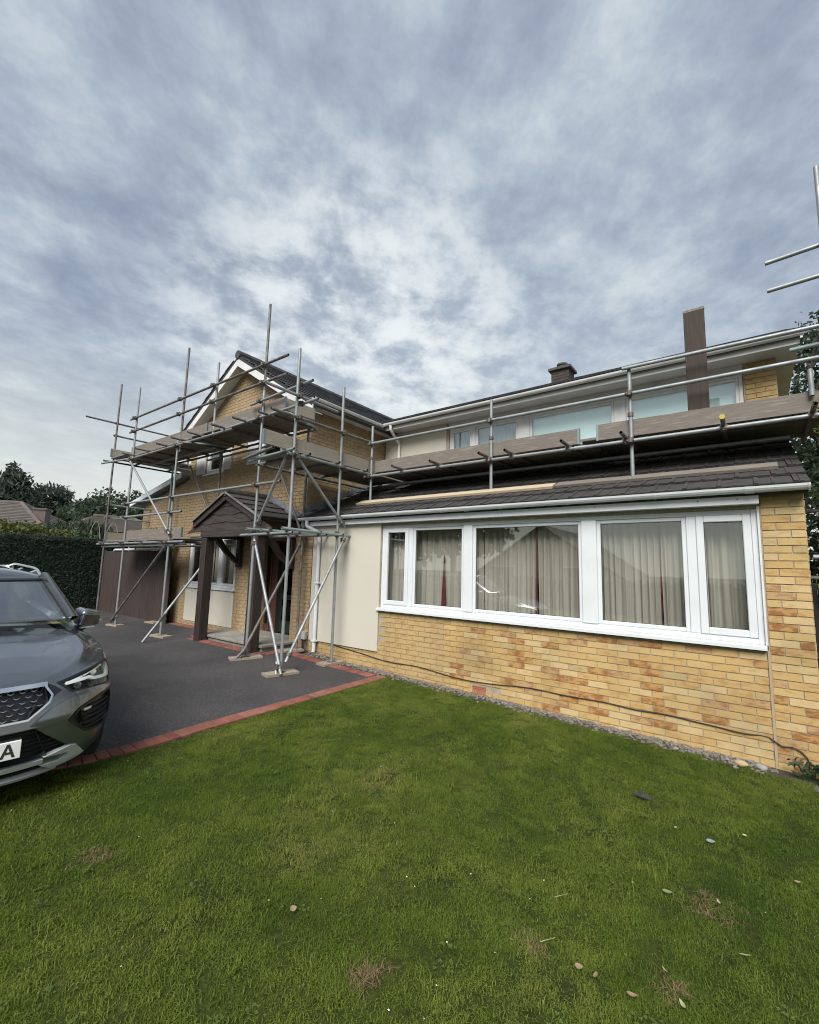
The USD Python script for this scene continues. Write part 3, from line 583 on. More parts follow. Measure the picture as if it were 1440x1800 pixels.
add('union', gutter_clip(-0.42, gc, .062, .075), UPVC, gt); add('union', gutter_clip(-3.62, gc, .062, .075), UPVC, gt)
n_ = 12; endp = [(-.062 * math.cos(t) + gc[0], -.062 * math.sin(t) + gc[1]) for t in np.linspace(0, math.pi, n_)]
add('end_cap', prism_x(endp, 0.0155, 0.035), UPVC, gt)
def pipe(pts, r=0.034): return sweep(pts, r, 12)
dp = add('downpipe', [pipe([(-6.80, -0.072, 2.36), (-6.80, -0.072, 0.27), (-6.80, -0.085, 0.235)]), pipe([(-7.06, -0.168, 2.63), (-7.06, -0.168, 2.53), (-7.045, -0.16, 2.505), (-6.83, -0.08, 2.40), (-6.80, -0.072, 2.375), (-6.80, -0.072, 2.30)], .036)], UPVC, house, smooth=40)
for z in (1.45, 0.42): add('bracket', [mt(cbox(-6.85, -6.75, -0.115, -0.025, z, z + .03, .004))], UPVC, dp)
# --- first floor window band
w2 = thing('upper_window', None, None, parent=house, loc=(-2.9, 2.35, 3.9)); tag(stage.GetPrimAtPath(w2), 'band of first floor windows with pale teal blinds behind the scaffold boards')
fr = ring(-5.495, -0.39, 3.905, 4.795, 0.05, 2.33, 2.40)
for a, b in ((-4.955, -4.86), (-3.93, -3.69), (-2.175, -1.99)): fr.append(mt(cbox(a, b, 2.322, 2.40, 3.957, 4.743, .004)))
fr.append(mt(cbox(-3.815, -3.795, 2.312, 2.3215, 3.957, 4.743, .003))); fr.append(mt(cbox(-2.085, -2.07, 2.312, 2.3215, 3.957, 4.743, .003)))
add('frame', fr, UPVC_OLD, w2)
for a, b in ((-5.443, -4.957), (-4.858, -3.932), (-3.688, -2.177), (-1.988, -0.442)):
    add('sash', ring(a, b, 3.957, 4.743, .045, 2.33, 2.39, .006), UPVC_OLD, w2)
    add('pane', pane(a + .046, b - .046, 4.004, 4.696, 2.36), GLASS_UP, w2)
BLIND = mat('pale_teal_blind', (0.74, 0.89, 0.87), (0.71, 0.855, 0.835), scale=1.5, rough=0.8)
for a, b in ((-3.66, -2.2), (-1.96, -0.46)): add('blind', box(a, b, 2.43, 2.434, 3.95, 4.74), BLIND, w2)
def drape(x0, x1, z0, z1, y, amp, folds, seed, th=0.004, gather=0.0):
    n = max(16, int((x1 - x0) / 0.011)); t = np.linspace(0, 1, n); m = 7
    r_ = np.random.default_rng(seed); ph = r_.uniform(0, 6.28, 3); warp = t + 0.035 * np.sin(2 * math.pi * (1.7 * t) + ph[0])
    F_ = np.sin(2 * math.pi * folds * warp + ph[1]); prof = amp * (np.sign(F_) * np.abs(F_) ** .7 + 0.4 * np.sin(2 * math.pi * folds * 2.37 * t + ph[2]))
    V = []
    for k in range(m):
        s = k / (m - 1); z = z0 + (z1 - z0) * s
        am = 0.75 + 0.25 * (1 - s) + 0.12 * math.sin(5 * s + ph[0]); xs_ = x0 + (x1 - x0) * t
        xs_ = xs_ + 0.018 * np.sin(2 * math.pi * folds * .6 * t + ph[2]) * (1 - s)
        V.append(np.stack([xs_, y + prof * am, np.full(n, z)], 1))
    V = np.vstack(V); i, j = np.meshgrid(np.arange(m - 1), np.arange(n - 1), indexing='ij'); a = (i * n + j).ravel()
    F = np.vstack([np.stack([a, a + 1, a + n + 1], 1), np.stack([a, a + n + 1, a + n], 1)])
    return V, F
NET = mat('pale_curtain', (0.52, 0.58, 0.57), rough=0.9, transl=0.2)
for k, (a, b) in enumerate(((-5.42, -5.0), (-4.85, -3.95))): add('curtain', drape(a, b, 3.95, 4.74, 2.47, .02, 7 + 6 * k, 40 + k), NET, w2, smooth=True)
add('upper_room', [box(-5.5, -0.21, 2.95, 3.0, 3.5, 5.0), box(-5.55, -5.5, 2.5, 3.0, 3.5, 5.0), box(-5.5, -0.21, 2.5, 2.95, 3.80, 3.86), box(-5.5, -0.21, 2.5, 2.95, 4.84, 4.9)], ROOM, house)
add('window_head', [box(-5.5, -0.386, 2.30, 2.33, 4.803, 4.925)], UPVC_OLD, house)
# eaves of the main roof and of the wing
add('main_fascia', [mt(cbox(-7.02, 0.235, 1.876, 1.90, 4.885, 5.03, .003))], UPVC_OLD, house)
add('main_soffit', [box(-7.02, 0.235, 1.9, 2.306, 4.928, 4.94), box(0.001, 0.235, 2.306, 8.6, 4.928, 4.94)], UPVC_OLD, house)
mg = add('main_gutter', gutter(-6.93, 0.27, (1.815, 5.018)), UPVC_OLD, house)
for x in np.arange(-6.6, 0.2, 0.95): add('bracket', gutter_clip(x, (1.815, 5.018)), UPVC_OLD, mg)
add('wing_fascia', [mt(cbox(-7.005, -6.985, -0.26, 1.875, 4.85, 4.99, .003))], UPVC_OLD, house)
add('wing_soffit', [box(-7.298, -7.005, -0.26, 2.29, 4.895, 4.907)], UPVC_OLD, house)
wg = add('wing_gutter', gutter(-0.29, 1.74, (-6.925, 4.975), axis='y'), UPVC_OLD, house)
for y in (0.1, 0.9, 1.6): add('bracket', gutter_clip(y, (-6.925, 4.975), axis='y'), UPVC_OLD, wg)
dp2 = add('upper_downpipe', [pipe([(-6.75, 1.815, 4.965), (-6.75, 1.815, 4.88), (-6.76, 1.85, 4.85), (-6.81, 2.19, 4.66), (-6.82, 2.235, 4.62), (-6.82, 2.235, 3.82)])], UPVC_OLD, house, smooth=40)
# roofs
def plane_tiles(origin, along, up, n_along, n_up, wt=0.3, gauge=0.33, m=None):
    """tiles laid in a plane: origin at the eaves corner, along the eaves, up the slope"""
    along, up = np.asarray(along, float), np.asarray(up, float); nr = np.cross(along, up); nr /= np.linalg.norm(nr)
    if nr[2] < 0: nr = -nr
    out = []
    for r in range(n_up):
        for c in range(n_along):
            a0 = max(0.0, c * wt - (wt / 2 if r % 2 else 0)); wt_ = c * wt - (wt / 2 if r % 2 else 0) + wt - a0
            p = np.asarray(origin) + along * a0 + up * r * gauge + nr * rnd.uniform(0, .004)
            v = []
            for s, lf in ((0, .03), (gauge + .06, .004)):
                for u, t in ((.002, -.02), (wt_ - .002, -.02), (wt_ - .002, 0), (.002, 0)): v.append(p + along * u + up * s + nr * (t + lf))
            f = np.array([[0, 1, 2], [0, 2, 3], [4, 6, 5], [4, 7, 6], [0, 5, 1], [0, 4, 5], [1, 6, 2], [1, 5, 6], [2, 7, 3], [2, 6, 7], [3, 4, 0], [3, 7, 4]])
            if np.cross(along, up) @ nr < 0: f = f[:, ::-1]
            out.append((np.array(v), f))
    return out
sw = 0.62; up_r = np.array([-1, 0, sw]) / math.hypot(1, sw); up_l = np.array([1, 0, sw]) / math.hypot(1, sw)
zr = 6.60
slab_w = [prism_y([(-9.675, zr - .03), (-6.96, zr - .03 - sw * 2.715), (-6.96, zr - .10 - sw * 2.715), (-9.675, zr - .10)], -0.285, 7.5), prism_y([(-9.675, zr - .03), (-9.675, zr - .10), (-12.39, zr - .10 - sw * 2.715), (-12.39, zr - .03 - sw * 2.715)], -0.285, 8.6)]
wr = add('wing_roof', slab_w, '/World/Looks/roof_underlay', house)
tl = plane_tiles((-6.93, -0.30, zr - sw * 2.745), (0, 1, 0), up_r, 19, 9) + plane_tiles((-12.42, -0.30, zr - sw * 2.745), (0, 1, 0), up_l, 29, 9)
add('roof_tiles', tl, TILE2, wr, kind='stuff')
rt = []
for k in range(19): rt.append(sweep([(-9.675, -0.31 + k * .3, zr - .005), (-9.675, -0.31 + k * .3 + .31, zr + .002)], .10, 10))
add('ridge_tiles', rt, TILE2, wr, kind='stuff')
bb = [prism_y([(-9.675, zr - .065), (-6.95, zr - .065 - sw * 2.725), (-6.95, zr - .275 - sw * 2.725), (-9.675, zr - .275)], -0.283, -0.258), prism_y([(-9.675, zr - .065), (-9.675, zr - .275), (-12.40, zr - .275 - sw * 2.725), (-12.40, zr - .065 - sw * 2.725)], -0.283, -0.258)]
add('bargeboard', bb[0], UPVC_OLD, house); add('bargeboard', bb[1], UPVC_OLD, house)
vs = [prism_y([(-9.675, zr - .20), (-6.99, zr - .20 - sw * 2.685), (-6.99, zr - .215 - sw * 2.685), (-9.675, zr - .215)], -0.2575, 0.006), prism_y([(-9.675, zr - .20), (-9.675, zr - .215), (-12.36, zr - .215 - sw * 2.685), (-12.36, zr - .20 - sw * 2.685)], -0.2575, 0.006)]
add('verge_soffit', vs, UPVC_OLD, house)
mslope = 0.45
mr = add('main_roof', [prism_x([(1.80, 5.02), (5.4, 5.02 + mslope * 3.6), (9.0, 5.02), (9.0, 4.95), (5.4, 4.95 + mslope * 3.6), (1.83, 4.955)], -12.0, 0.235)], '/World/Looks/roof_underlay', house)
um = np.array([0, 1, mslope]) / math.hypot(1, mslope)
add('roof_tiles', plane_tiles((-9.0, 1.775, 5.025), (1, 0, 0), um, 31, 12), TILE2, mr, kind='stuff')
add('main_verge', [prism_x([(1.80, 4.93), (5.4, 4.93 + mslope * 3.6), (5.4, 5.05 + mslope * 3.6), (1.80, 5.05)], 0.2355, 0.262)], UPVC_OLD, house)
CHB = mat('sooty_brick', (0.10, 0.075, 0.055), (0.045, 0.04, 0.036), scale=7, rough=0.9, bump=0.5, bscale=60, island=0.3)
ca, cb, cy0, cy1 = -4.12, -3.69, 4.79, 5.20
ch = [box(ca + .01, cb - .01, cy0 + .01, cy1, 5.6, 6.70)]
for k in range(15):
    zz = 5.62 + k * .072
    for q in lay(sbox(ca, 0, cb, 1), .45, .5, phase=ca - (.1125 if k % 2 else 0)): ch.append(box(q[0], q[1], cy0, cy0 + .04, zz, zz + .062))
    for q in lay(sbox(cy0 + .042, 0, cy1, 1), .45, .5, phase=cy0 + (.1125 if k % 2 else 0)): ch.append(box(cb - .04, cb, q[0], q[1], zz, zz + .062))
ch_ = add('chimney', ch, CHB, mr, label='short sooty brick chimney stack')
add('chimney_cap', [mt(cbox(ca - .06, cb + .06, cy0 - .06, cy1 + .06, 6.70, 6.775, .01))], mat('sooty_concrete', (0.085, 0.08, 0.072), (0.05, 0.047, 0.042), scale=9, rough=0.9), mr)
potr = trimesh.creation.revolve(np.array([[0.0, 0], [0.115, 0], [0.105, .10], [0.13, .11], [0.13, .15], [0.0, .17]]), sections=20); potr.apply_translation([-3.91, 5.0, 6.775])
add('chimney_pot', potr, '/World/Looks/sooty_concrete', mr)
# lean-to roof on the far left
LT = mat('grey_felt_roof', (0.33, 0.36, 0.40), (0.25, 0.28, 0.31), scale=4, rough=0.6)
lr = add('side_roof', [prism_y([(-15.0, 3.45), (-12.06, 4.03), (-12.06, 4.10), (-15.0, 3.52)], -0.20, 6.0)], LT, house)
add('verge_board', [prism_y([(-15.03, 3.36), (-12.06, 3.945), (-12.06, 4.07), (-15.03, 3.49)], -0.225, -0.2005)], mat('pale_blue_white_paint', (0.62, 0.67, 0.70), rough=0.5), lr)
add('eaves_board', [box(-15.05, -15.0, -0.2, 6, 3.33, 3.5)], UPVC, lr)
# ------------------------------------------------------------------ curtains of the long window
CURT = mat('sage_cream_curtain', (0.60, 0.565, 0.495), (0.525, 0.50, 0.43), scale=2.2, rough=0.95, stretch=(5, 1, .5), transl=0.25)
MAROON = mat('maroon_lining', (0.12, 0.022, 0.028), rough=0.9)
WCUR = [(-11.66, -10.95, 'sage curtain behind the left panes of the wing window', 6), (-10.85, -10.25, 'sage curtain behind the middle of the wing window', 5), (-10.2, -9.62, 'sage curtain behind the right pane of the wing window', 5)]
for k, (a, b, lab, fo) in enumerate(WCUR): add('curtain', drape(a, b, 1.15, 2.5, 0.24, 0.028, fo, 130 + k), CURT, None, lab, 'curtain', 'curtains behind the wing window', smooth=True)
drops = [(-5.34, -4.98, 'narrow sage curtain behind the leftmost pane of the long window', 4), (-4.97, -4.25, 'sage curtain left of the broad maroon edge in the second pane', 6), (-4.215, -3.575, 'sage curtain right of the broad maroon edge in the second pane', 6), (-3.57, -2.775, 'sage curtain left half of the widest middle pane', 8), (-2.755, -1.98, 'sage curtain right half of the widest middle pane', 7), (-1.975, -1.29, 'pale curtain in the fourth pane, left of its dark gap', 8), (-1.28, -0.835, 'pale curtain in the fourth pane, right of its dark gap', 5), (-0.83, -0.30, 'loosely hanging curtain behind the rightmost narrow pane', 4)]
for k, (a, b, lab, fo) in enumerate(drops):
    c = add('curtain', drape(a, b, 1.0, 2.53, 0.26 + .012 * (k % 2), 0.030, fo, 100 + k), CURT, None, lab, 'curtain', 'curtains behind the long window', smooth=True)
    if k == 1: add('lining', prism_y([(b - .03, 1.0), (b + .085, 1.0), (b + .05, 1.6), (b + .035, 2.0), (b + .02, 2.0)], 0.206, 0.214), MAROON, c)
    if k == 3: add('lining', prism_y([(b + .0, 1.0), (b + .028, 1.0), (b + .045, 2.5), (b + .03, 2.5)], 0.206, 0.214), MAROON, c)
    if k == 5: add('lining', prism_y([(b + .004, 1.0), (b + .014, 1.0), (b + .03, 2.5), (b + .02, 2.5)], 0.206, 0.214), MAROON, c)
# ------------------------------------------------------------------ cables and boxes on the wall
def onY(px, py, Y):
    r = pixel_ray(px, py); t = (Y - CAM[1]) / r[1]; return CAM + r * t
BLACK = mat('black_cable', (0.025, 0.02, 0.018), rough=0.6)
cab = [onY(x, y, -0.010) for x, y in ((553, 1119), (600, 1138), (640, 1150), (690, 1165), (730, 1171), (775, 1184), (860, 1202), (940, 1211), (1000, 1224), (1078, 1238), (1109, 1246), (1174, 1257), (1220, 1268), (1270, 1280), (1320, 1291), (1358, 1299))]
cab += [onY(x, y, -0.024) for x, y in ((1365, 1305), (1367, 1309), (1390, 1313), (1408, 1321), (1421, 1335), (1424, 1352), (1421, 1372))]
add('cable', sweep(smooth_path(cab, 5), 0.0055, 7), BLACK, None, 'black cable sagging along the foot of the extension wall', 'cable', smooth=True)
add('cable', sweep([(-7.025, -0.012, 2.5), (-7.03, -0.012, 1.4), (-7.022, -0.012, 0.55), (-7.05, -0.03, 0.38), (-7.0, -0.08, 0.24)], 0.010, 7), BLACK, None, 'black cable running straight down between brick strip and cream panel', 'cable', smooth=True)
mb = thing('meter_box', 'small grey box low on the brick strip beside the door', 'meter box', (-7.14, 0, 0.4))
add('casing', [mt(cbox(-7.20, -7.075, -0.07, -0.004, 0.42, 0.56, .006))], mat('grey_plastic', (0.33, 0.33, 0.32), rough=0.5), mb)
add('conduit', [sweep([(-7.16, -.035, .42), (-7.16, -.035, .24)], .012, 8), sweep([(-7.11, -.035, .42), (-7.11, -.035, .24)], .010, 8)], BLACK, mb)
# ------------------------------------------------------------------ porch
porch = thing('porch', 'dark timber porch with tiled pitched roof over the front door', 'porch', (-8.6, -0.4, 0.2))
ps = 0.445; pr = 3.175; px_ = -8.6
for a in (-9.48, -7.725): add('post', [mt(cbox(a, a + .19, -0.895, -0.705, 0.16, 2.29, .008))], PORCHWOOD, porch)
add('beam', [mt(cbox(-9.52, -7.50, -0.905, -0.785, 2.291, 2.43, .006))], PORCHBOARD, porch)
for a in (-9.46, -7.70): add('side_beam', [mt(cbox(a, a + .14, -0.785, -0.006, 2.292, 2.42, .006))], PORCHWOOD, porch)
for a in (-9.45, -7.67):
    add('wall_post', [mt(cbox(a, a + .12, -0.11, -0.006, 1.70, 2.29, .01))], PORCHWOOD, porch)
    br = [np.array((a + .06, -0.60 + .47 * t, 2.31 - .48 * t - .05 * math.sin(math.pi * t))) for t in np.linspace(0, 1, 7)]
    add('knee_brace', [bar(br[i], br[i + 1] + (br[i + 1] - br[i]) * .06, .09, .10, (0, 0, 1)) for i in range(6)], PORCHWOOD, porch)
# waney edged gable boards, each lapped over the one below
zb = 2.425
for k in range(5):
    zt = zb + 0.165
    hw0 = (pr - 0.09 - zb) / ps; hw1 = max((pr - 0.09 - (zt + .02)) / ps, 0.02)
    xs_ = np.linspace(-hw0, hw0, 15)
    low = [(px_ + q, zb - .018 + .016 * math.sin(q * 5.5 + k * 2.1) + .010 * math.sin(q * 13 + k)) for q in xs_]
    top = [(px_ + hw1, zt + .02), (px_ - hw1, zt + .02)]
    y0 = -0.885 + 0.004 * k
    pm = prism_y(low + top, y0, y0 + .03); v = pm[0]; v[:, 1] -= np.where(v[:, 2] < zb + .03, 0.022, 0)
    add('gable_board', (v, pm[1]), PORCHBOARD, porch, smooth=False)
    zb = zt
    if zb > 3.05: break
for s in (-1, 1):
    add('barge_board', [prism_y([(px_, pr - .035), (px_ + s * 1.19, pr - .035 - ps * 1.19), (px_ + s * 1.19, pr - .155 - ps * 1.19), (px_, pr - .155)][::s], -0.945, -0.915)], PORCHBOARD, porch)
    add('roof_deck', [prism_y([(px_, pr - .03), (px_ + s * 1.17, pr - .03 - ps * 1.17), (px_ + s * 1.17, pr - .07 - ps * 1.17), (px_, pr - .07)][::s], -0.914, -0.004)], PORCHWOOD, porch)
    upv = np.array([-s, 0, ps]) / math.hypot(1, ps); rows_ = 4; L = 1.2 / math.cos(math.atan(ps))
    for r in range(rows_):
        for c in range(4):
            w0 = 0.25; y0 = -0.96 + c * w0 + (0.0 if r % 2 == 0 else -0.12); y1 = min(y0 + w0 - .004, -0.004); y0 = max(y0, -0.965)
            if y1 - y0 < .04: continue
            base = np.array([px_ + s * 1.215, 0, pr - ps * 1.215 - .028]) + upv * r * (L / rows_ - .003); nr = np.array([s * ps, 0, 1]) / math.hypot(1, ps)
            v = []
            for q, lf in ((0, .032), (L / rows_ + .05, .006)):
                for yy, t in ((y0, 0), (y1, 0), (y1, .022), (y0, .022)): v.append(base + upv * q + nr * (t + lf - .01) + np.array([0, yy, 0]))
            f = np.array([[0, 1, 2], [0, 2, 3], [4, 6, 5], [4, 7, 6], [0, 5, 1], [0, 4, 5], [1, 6, 2], [1, 5, 6], [2, 7, 3], [2, 6, 7], [3, 4, 0], [3, 7, 4]])
            if s > 0: f = f
            else: f = f[:, ::-1]
            add('roof_tile', (np.array(v), f), TILE, porch)
for k in range(3): add('ridge_tile', [sweep([(px_, -0.965 + k * .32, pr - .005), (px_, -0.965 + k * .32 + .33, pr)], .085, 12)], TILE, porch)
for s in (-1, 1):
    add('verge_tile_edge', [prism_y([(px_ + s * .02, pr - .002), (px_ + s * 1.2, pr - ps * 1.2 + .004), (px_ + s * 1.2, pr - ps * 1.2 - .038), (px_ + s * .02, pr - .036)][::s], -0.985, -0.966)], '/World/Looks/verge_mortar', porch)
    add('flashing', [prism_y([(px_, pr + .13), (px_ + s * 1.18, pr - ps * 1.18 + .13), (px_ + s * 1.18, pr - ps * 1.18 + .01), (px_, pr + .01)][::s], -0.014, -0.004)], LEAD, porch)
# stone step
step = thing('porch_step', 'low grey stone slab step between the porch posts', 'step', (-8.6, -0.35, 0.2))
for k in range(3):
    a = -9.74 + k * .765
    add('slab', [mt(cbox(a, a + .755, -0.705, 0.0, 0.29, 0.34, .008))], STONE, step)
    add('slab', [mt(cbox(max(a, -9.07), min(a + .755, -7.61), 0.004, 0.43, 0.29, 0.341, .008))], STONE, step) if a + .755 > -9.0 else None
add('riser', [box(-9.70, -7.49, -0.67, 0.0, 0.1, 0.289)], STONE, step)
# ------------------------------------------------------------------ scaffolding
def coupler(p, d1, d2=(0, 0, 1)):
    """a double coupler: two short collars and their bolts where two tubes cross"""
    p = np.asarray(p, float); d1 = np.asarray(d1, float); d1 /= np.linalg.norm(d1); d2 = np.asarray(d2, float); d2 /= np.linalg.norm(d2)
    n = np.cross(d1, d2); n = n / np.linalg.norm(n) if np.linalg.norm(n) > .1 else np.array([0, 1.0, 0])
    return [tube(p - d1 * .028, p + d1 * .032, .037, 8, False), tube(p - d2 * .028 + n * .03, p + d2 * .032 + n * .03, .037, 8, False),
            bar(p + d1 * .012 + d2 * .05 - n * .0, p + d1 * .012 - d2 * .05, .018, .022, n), bar(p + n * .05 + d1 * .045, p + n * .05 - d1 * .045, .018, .018, n)]
X_, Y_, Z_ = (1, 0, 0), (0, 1, 0), (0, 0, 1)
def T(parent, name, p0, p1, m=None, r=0.0242, label=None):
    return add(name, tube(p0, p1, r, 12), m or STEEL, parent, label, smooth=35)
def CP(parent, p, d1, d2=Z_): add('coupler', coupler(p, d1, d2), COUPLER, parent, smooth=35)
def board(parent, p0, p1, wd=0.222, th=0.037, up=Z_, m=None, name='scaffold_board', bands=True):
    """a scaffold board between two end points (centre line), with steel end bands"""
    p0, p1 = np.asarray(p0, float), np.asarray(p1, float); d, s, u = frame_axes(p1 - p0, up)
    q = []
    n = 5; ts = np.linspace(0, 1, n); sag = rnd.uniform(-.004, .004); tw = rnd.uniform(-.004, .004)
    V = []; F = []
    prof = [(-1, -.7), (-.97, -1), (.97, -1), (1, -.7), (1, .7), (.97, 1), (-.97, 1), (-1, .7)]
    for t in ts:
        c = p0 + (p1 - p0) * t + u * (sag * 4 * t * (1 - t)) + s * tw * math.sin(3 * t)
        for a, b in prof: V.append(c + s * a * wd / 2 + u * b * th / 2)
    k = len(prof)
    for i in range(n - 1):
        for j in range(k):
            a, b = i * k + j, i * k + (j + 1) % k; F += [[a, a + k, b + k], [a, b + k, b]]
    for j in range(1, k - 1): F.append([0, j, j + 1]); e = (n - 1) * k; F.append([e, e + j + 1, e + j])
    path = add(name, (np.array(V), np.array(F)[:, ::-1]), m or BOARD, parent, smooth=30)
    if bands:
        for e, sg in ((p0, 1), (p1, -1)):
            add('end_band', bar(e - d * sg * .0015, e + d * sg * 0.028, wd + .004, th + .004, up), IRON, path)
    return path
# --- A: scaffold round the gable wing
sa = thing('scaffolding', 'tall tube scaffold with boarded decks round the gable wing and porch', 'scaffolding', (-10.4, -1.1, 0.2))
yo = -1.10
def gz(x, y): return float(ground_z(x, y))
STDS = {'s1': (-14.06, yo, 6.615), 's2': (-12.80, yo, 6.23), 's3': (-10.43, yo, 6.635), 'c': (-7.32, yo, 6.59), 'd': (-6.11, -1.30, 5.285), 'e': (-6.10, -0.29, 4.975)}
foot = {}
for k, (x, y, zt) in STDS.items():
    z0 = gz(x, y) + 0.042; foot[k] = (x, y, z0)
    if k == 's3':
        T(sa, 'standard', (x - .015, y, z0), (x - .015, y, 4.46)); T(sa, 'standard', (x + .03, y + .03, 4.2), (x + .03, y + .03, zt), STEEL_D)
    elif k == 'c':
        T(sa, 'standard', (x, y, z0), (x, y, 5.0)); T(sa, 'standard', (x, y, 5.0), (x, y, zt), STEEL_D); add('coupler', tube((x, y, 4.93), (x, y, 5.07), .031, 10, False), COUPLER, sa, smooth=35)
    elif k == 'd':
        T(sa, 'standard', (x, y, z0), (x, y, 2.33)); T(sa, 'standard', (x, y, 2.33), (x, y, zt), STEEL)
        T(sa, 'standard', (x, y, 3.95), (x, y, 4.45), STEEL_T, .0256)
    else:
        T(sa, 'standard', (x, y, z0), (x, y, zt), STEEL if k != 's1' else STEEL_D)
    T(sa, 'base_plate', (x, y, z0 - .006), (x, y, z0 + .002), COUPLER, .075)
# inner standards and puncheons
T(sa, 'standard', (-7.17, -0.16, gz(-7.2, -.16) + .042), (-7.17, -0.16, 5.06), STEEL_D)
T(sa, 'standard', (-10.21, -0.20, 2.2), (-10.21, -0.20, 4.36), STEEL_D)
T(sa, 'standard', (-12.46, -0.25, gz(-12.4, -.25) + .042), (-12.46, -0.25, 4.36), STEEL_T)
T(sa, 'standard', (-14.06, 0.9, gz(-14, .9) + .042), (-14.06, 0.9, 5.7), STEEL_D)
T(sa, 'guard_post', (-9.04, yo + .03, 4.34), (-9.04, yo + .03, 5.92))
# ledgers, guard rails along the front
def rail(parent, name, p0, p1, at, m=None, off=(0, -.045, 0), d=X_):
    p0, p1, off = np.asarray(p0, float), np.asarray(p1, float), np.asarray(off, float)
    T(parent, name, p0 + off, p1 + off, m)
    L = p1 - p0; ax = int(np.argmax(np.abs(L)))
    for a in at:
        t = (a - p0[ax]) / L[ax]; CP(parent, p0 + L * t + off, d, Z_)
stx = (-12.80, -10.42, -7.32)
rail(sa, 'ledger', (-13.05, yo, 4.335), (-8.2, yo, 4.335), (-12.80, -10.42)); rail(sa, 'ledger', (-8.6, yo, 4.375), (-5.72, yo - .05, 4.385), (-7.32, -6.12), STEEL)
rail(sa, 'guard_rail', (-13.05, yo, 5.40), (-6.62, yo, 5.385), stx + (-9.04,), STEEL_D); rail(sa, 'guard_rail', (-13.03, yo, 5.05), (-6.62, yo, 5.04), stx + (-9.04,), STEEL_D)
rail(sa, 'guard_rail', (-7.62, yo - .02, 4.68), (-5.86, yo - .06, 4.72), (-7.32, -6.12))
rail(sa, 'ledger', (-13.05, yo, 3.19), (-6.62, yo, 3.165), stx); rail(sa, 'guard_rail', (-13.03, yo, 2.85), (-9.92, yo, 2.835), (-12.80, -10.42))
rail(sa, 'ledger', (-14.42, yo, 2.195), (-9.7, yo, 2.20), (-14.06, -12.80, -10.42)); rail(sa, 'ledger', (-14.2, yo + .05, 2.13), (-10.2, yo + .05, 2.135), (-12.80,), STEEL)
T(sa, 'ledger', (-12.9, -0.24, 4.335), (-6.9, -0.24, 4.335), STEEL_D); T(sa, 'ledger', (-12.7, -0.30, 2.16), (-9.6, -0.30, 2.16), STEEL_T)
T(sa, 'ledger', (-12.9, -0.62, 4.31), (-9.7, -0.62, 4.31), STEEL); T(sa, 'ledger', (-10.9, -0.16, 4.26), (-7.9, -0.16, 4.26), STEEL)
# left return
rail(sa, 'guard_rail', (-14.06, -1.82, 5.50), (-14.06, 3.2, 5.51), (yo,), STEEL_D, (-.045, 0, 0), Y_); rail(sa, 'guard_rail', (-14.06, -1.15, 5.155), (-14.06, 3.2, 5.17), (yo,), STEEL_D, (-.045, 0, 0), Y_)
rail(sa, 'ledger', (-14.06, -1.32, 4.42), (-14.06, 3.2, 4.43), (yo,), STEEL_D, (-.045, 0, 0), Y_)
rail(sa, 'guard_rail', (-14.06, -1.15, 3.25), (-14.06, 1.2, 3.22), (yo,), STEEL_T, (-.045, 0, 0), Y_); rail(sa, 'guard_rail', (-14.06, -1.15, 2.895), (-14.06, 1.2, 2.885), (yo,), STEEL_T, (-.045, 0, 0), Y_)
T(sa, 'ledger', (-14.1, -1.35, 4.33), (-12.6, -1.05, 4.37)); T(sa, 'ledger', (-12.85, -1.0, 4.33), (-12.85, 3.2, 4.33), STEEL_D)
# transoms under the decks
for x in (-12.55, -11.75, -10.85, -10.05, -9.35, -8.45, -7.72, -7.05):
    T(sa, 'transom', (x, -1.42 + rnd.uniform(-.06, .06), 4.385), (x + .02, -0.08, 4.385), STEEL_D)
for y in (-0.5, 0.4, 1.4, 2.4): T(sa, 'transom', (-14.3, y, 4.47), (-12.6, y, 4.47), STEEL_D)
for x in (-13.9, -12.65, -11.6, -10.6): T(sa, 'transom', (x, -1.3, 2.225), (x, -0.15, 2.225), STEEL_D)
T(sa, 'transom', (-9.9, -1.25, 4.30), (-9.2, -0.5, 4.28), STEEL_D)
# decks
for k in range(4):
    y = -0.985 + k * 0.228
    board(sa, (-13.0, y, 4.43), (-9.9 + rnd.uniform(-.1, .1), y, 4.43)); board(sa, (-9.95 + rnd.uniform(-.1, .1), y, 4.468), (-6.82 - .05 * k, y, 4.43))
for k in range(5):
    x = -13.99 + k * 0.23
    board(sa, (x, -1.15 if k < 4 else -.95, 4.515), (x, 2.7, 4.515), m=BOARD_Y)
for k in range(3):
    y = -0.98 + k * 0.228; board(sa, (-14.0, y, 2.27), (-10.3, y, 2.27)); board(sa, (-11.5, y, 2.308), (-9.55, y, 2.27))
# toe boards stand on edge
board(sa, (-13.0, -1.055, 4.56), (-9.3, -1.055, 4.56), up=(0, 1, 0), name='toe_board'); board(sa, (-9.25, -1.05, 4.56), (-6.72, -1.06, 4.57), up=(0, 1, 0), name='toe_board')
board(sa, (-14.02, -1.2, 4.65), (-14.02, 2.6, 4.65), up=(1, 0, 0), name='toe_board', m=BOARD_Y); board(sa, (-6.80, -1.05, 4.58), (-6.80, -0.35, 4.58), up=(1, 0, 0), name='toe_board', m=BOARD_Y)
board(sa, (-12.9, -1.055, 2.40), (-10.0, -1.055, 2.40), up=(0, 1, 0), name='toe_board'); board(sa, (-14.02, -1.1, 2.40), (-14.02, -0.1, 2.40), up=(1, 0, 0), name='toe_board', m=BOARD_Y)
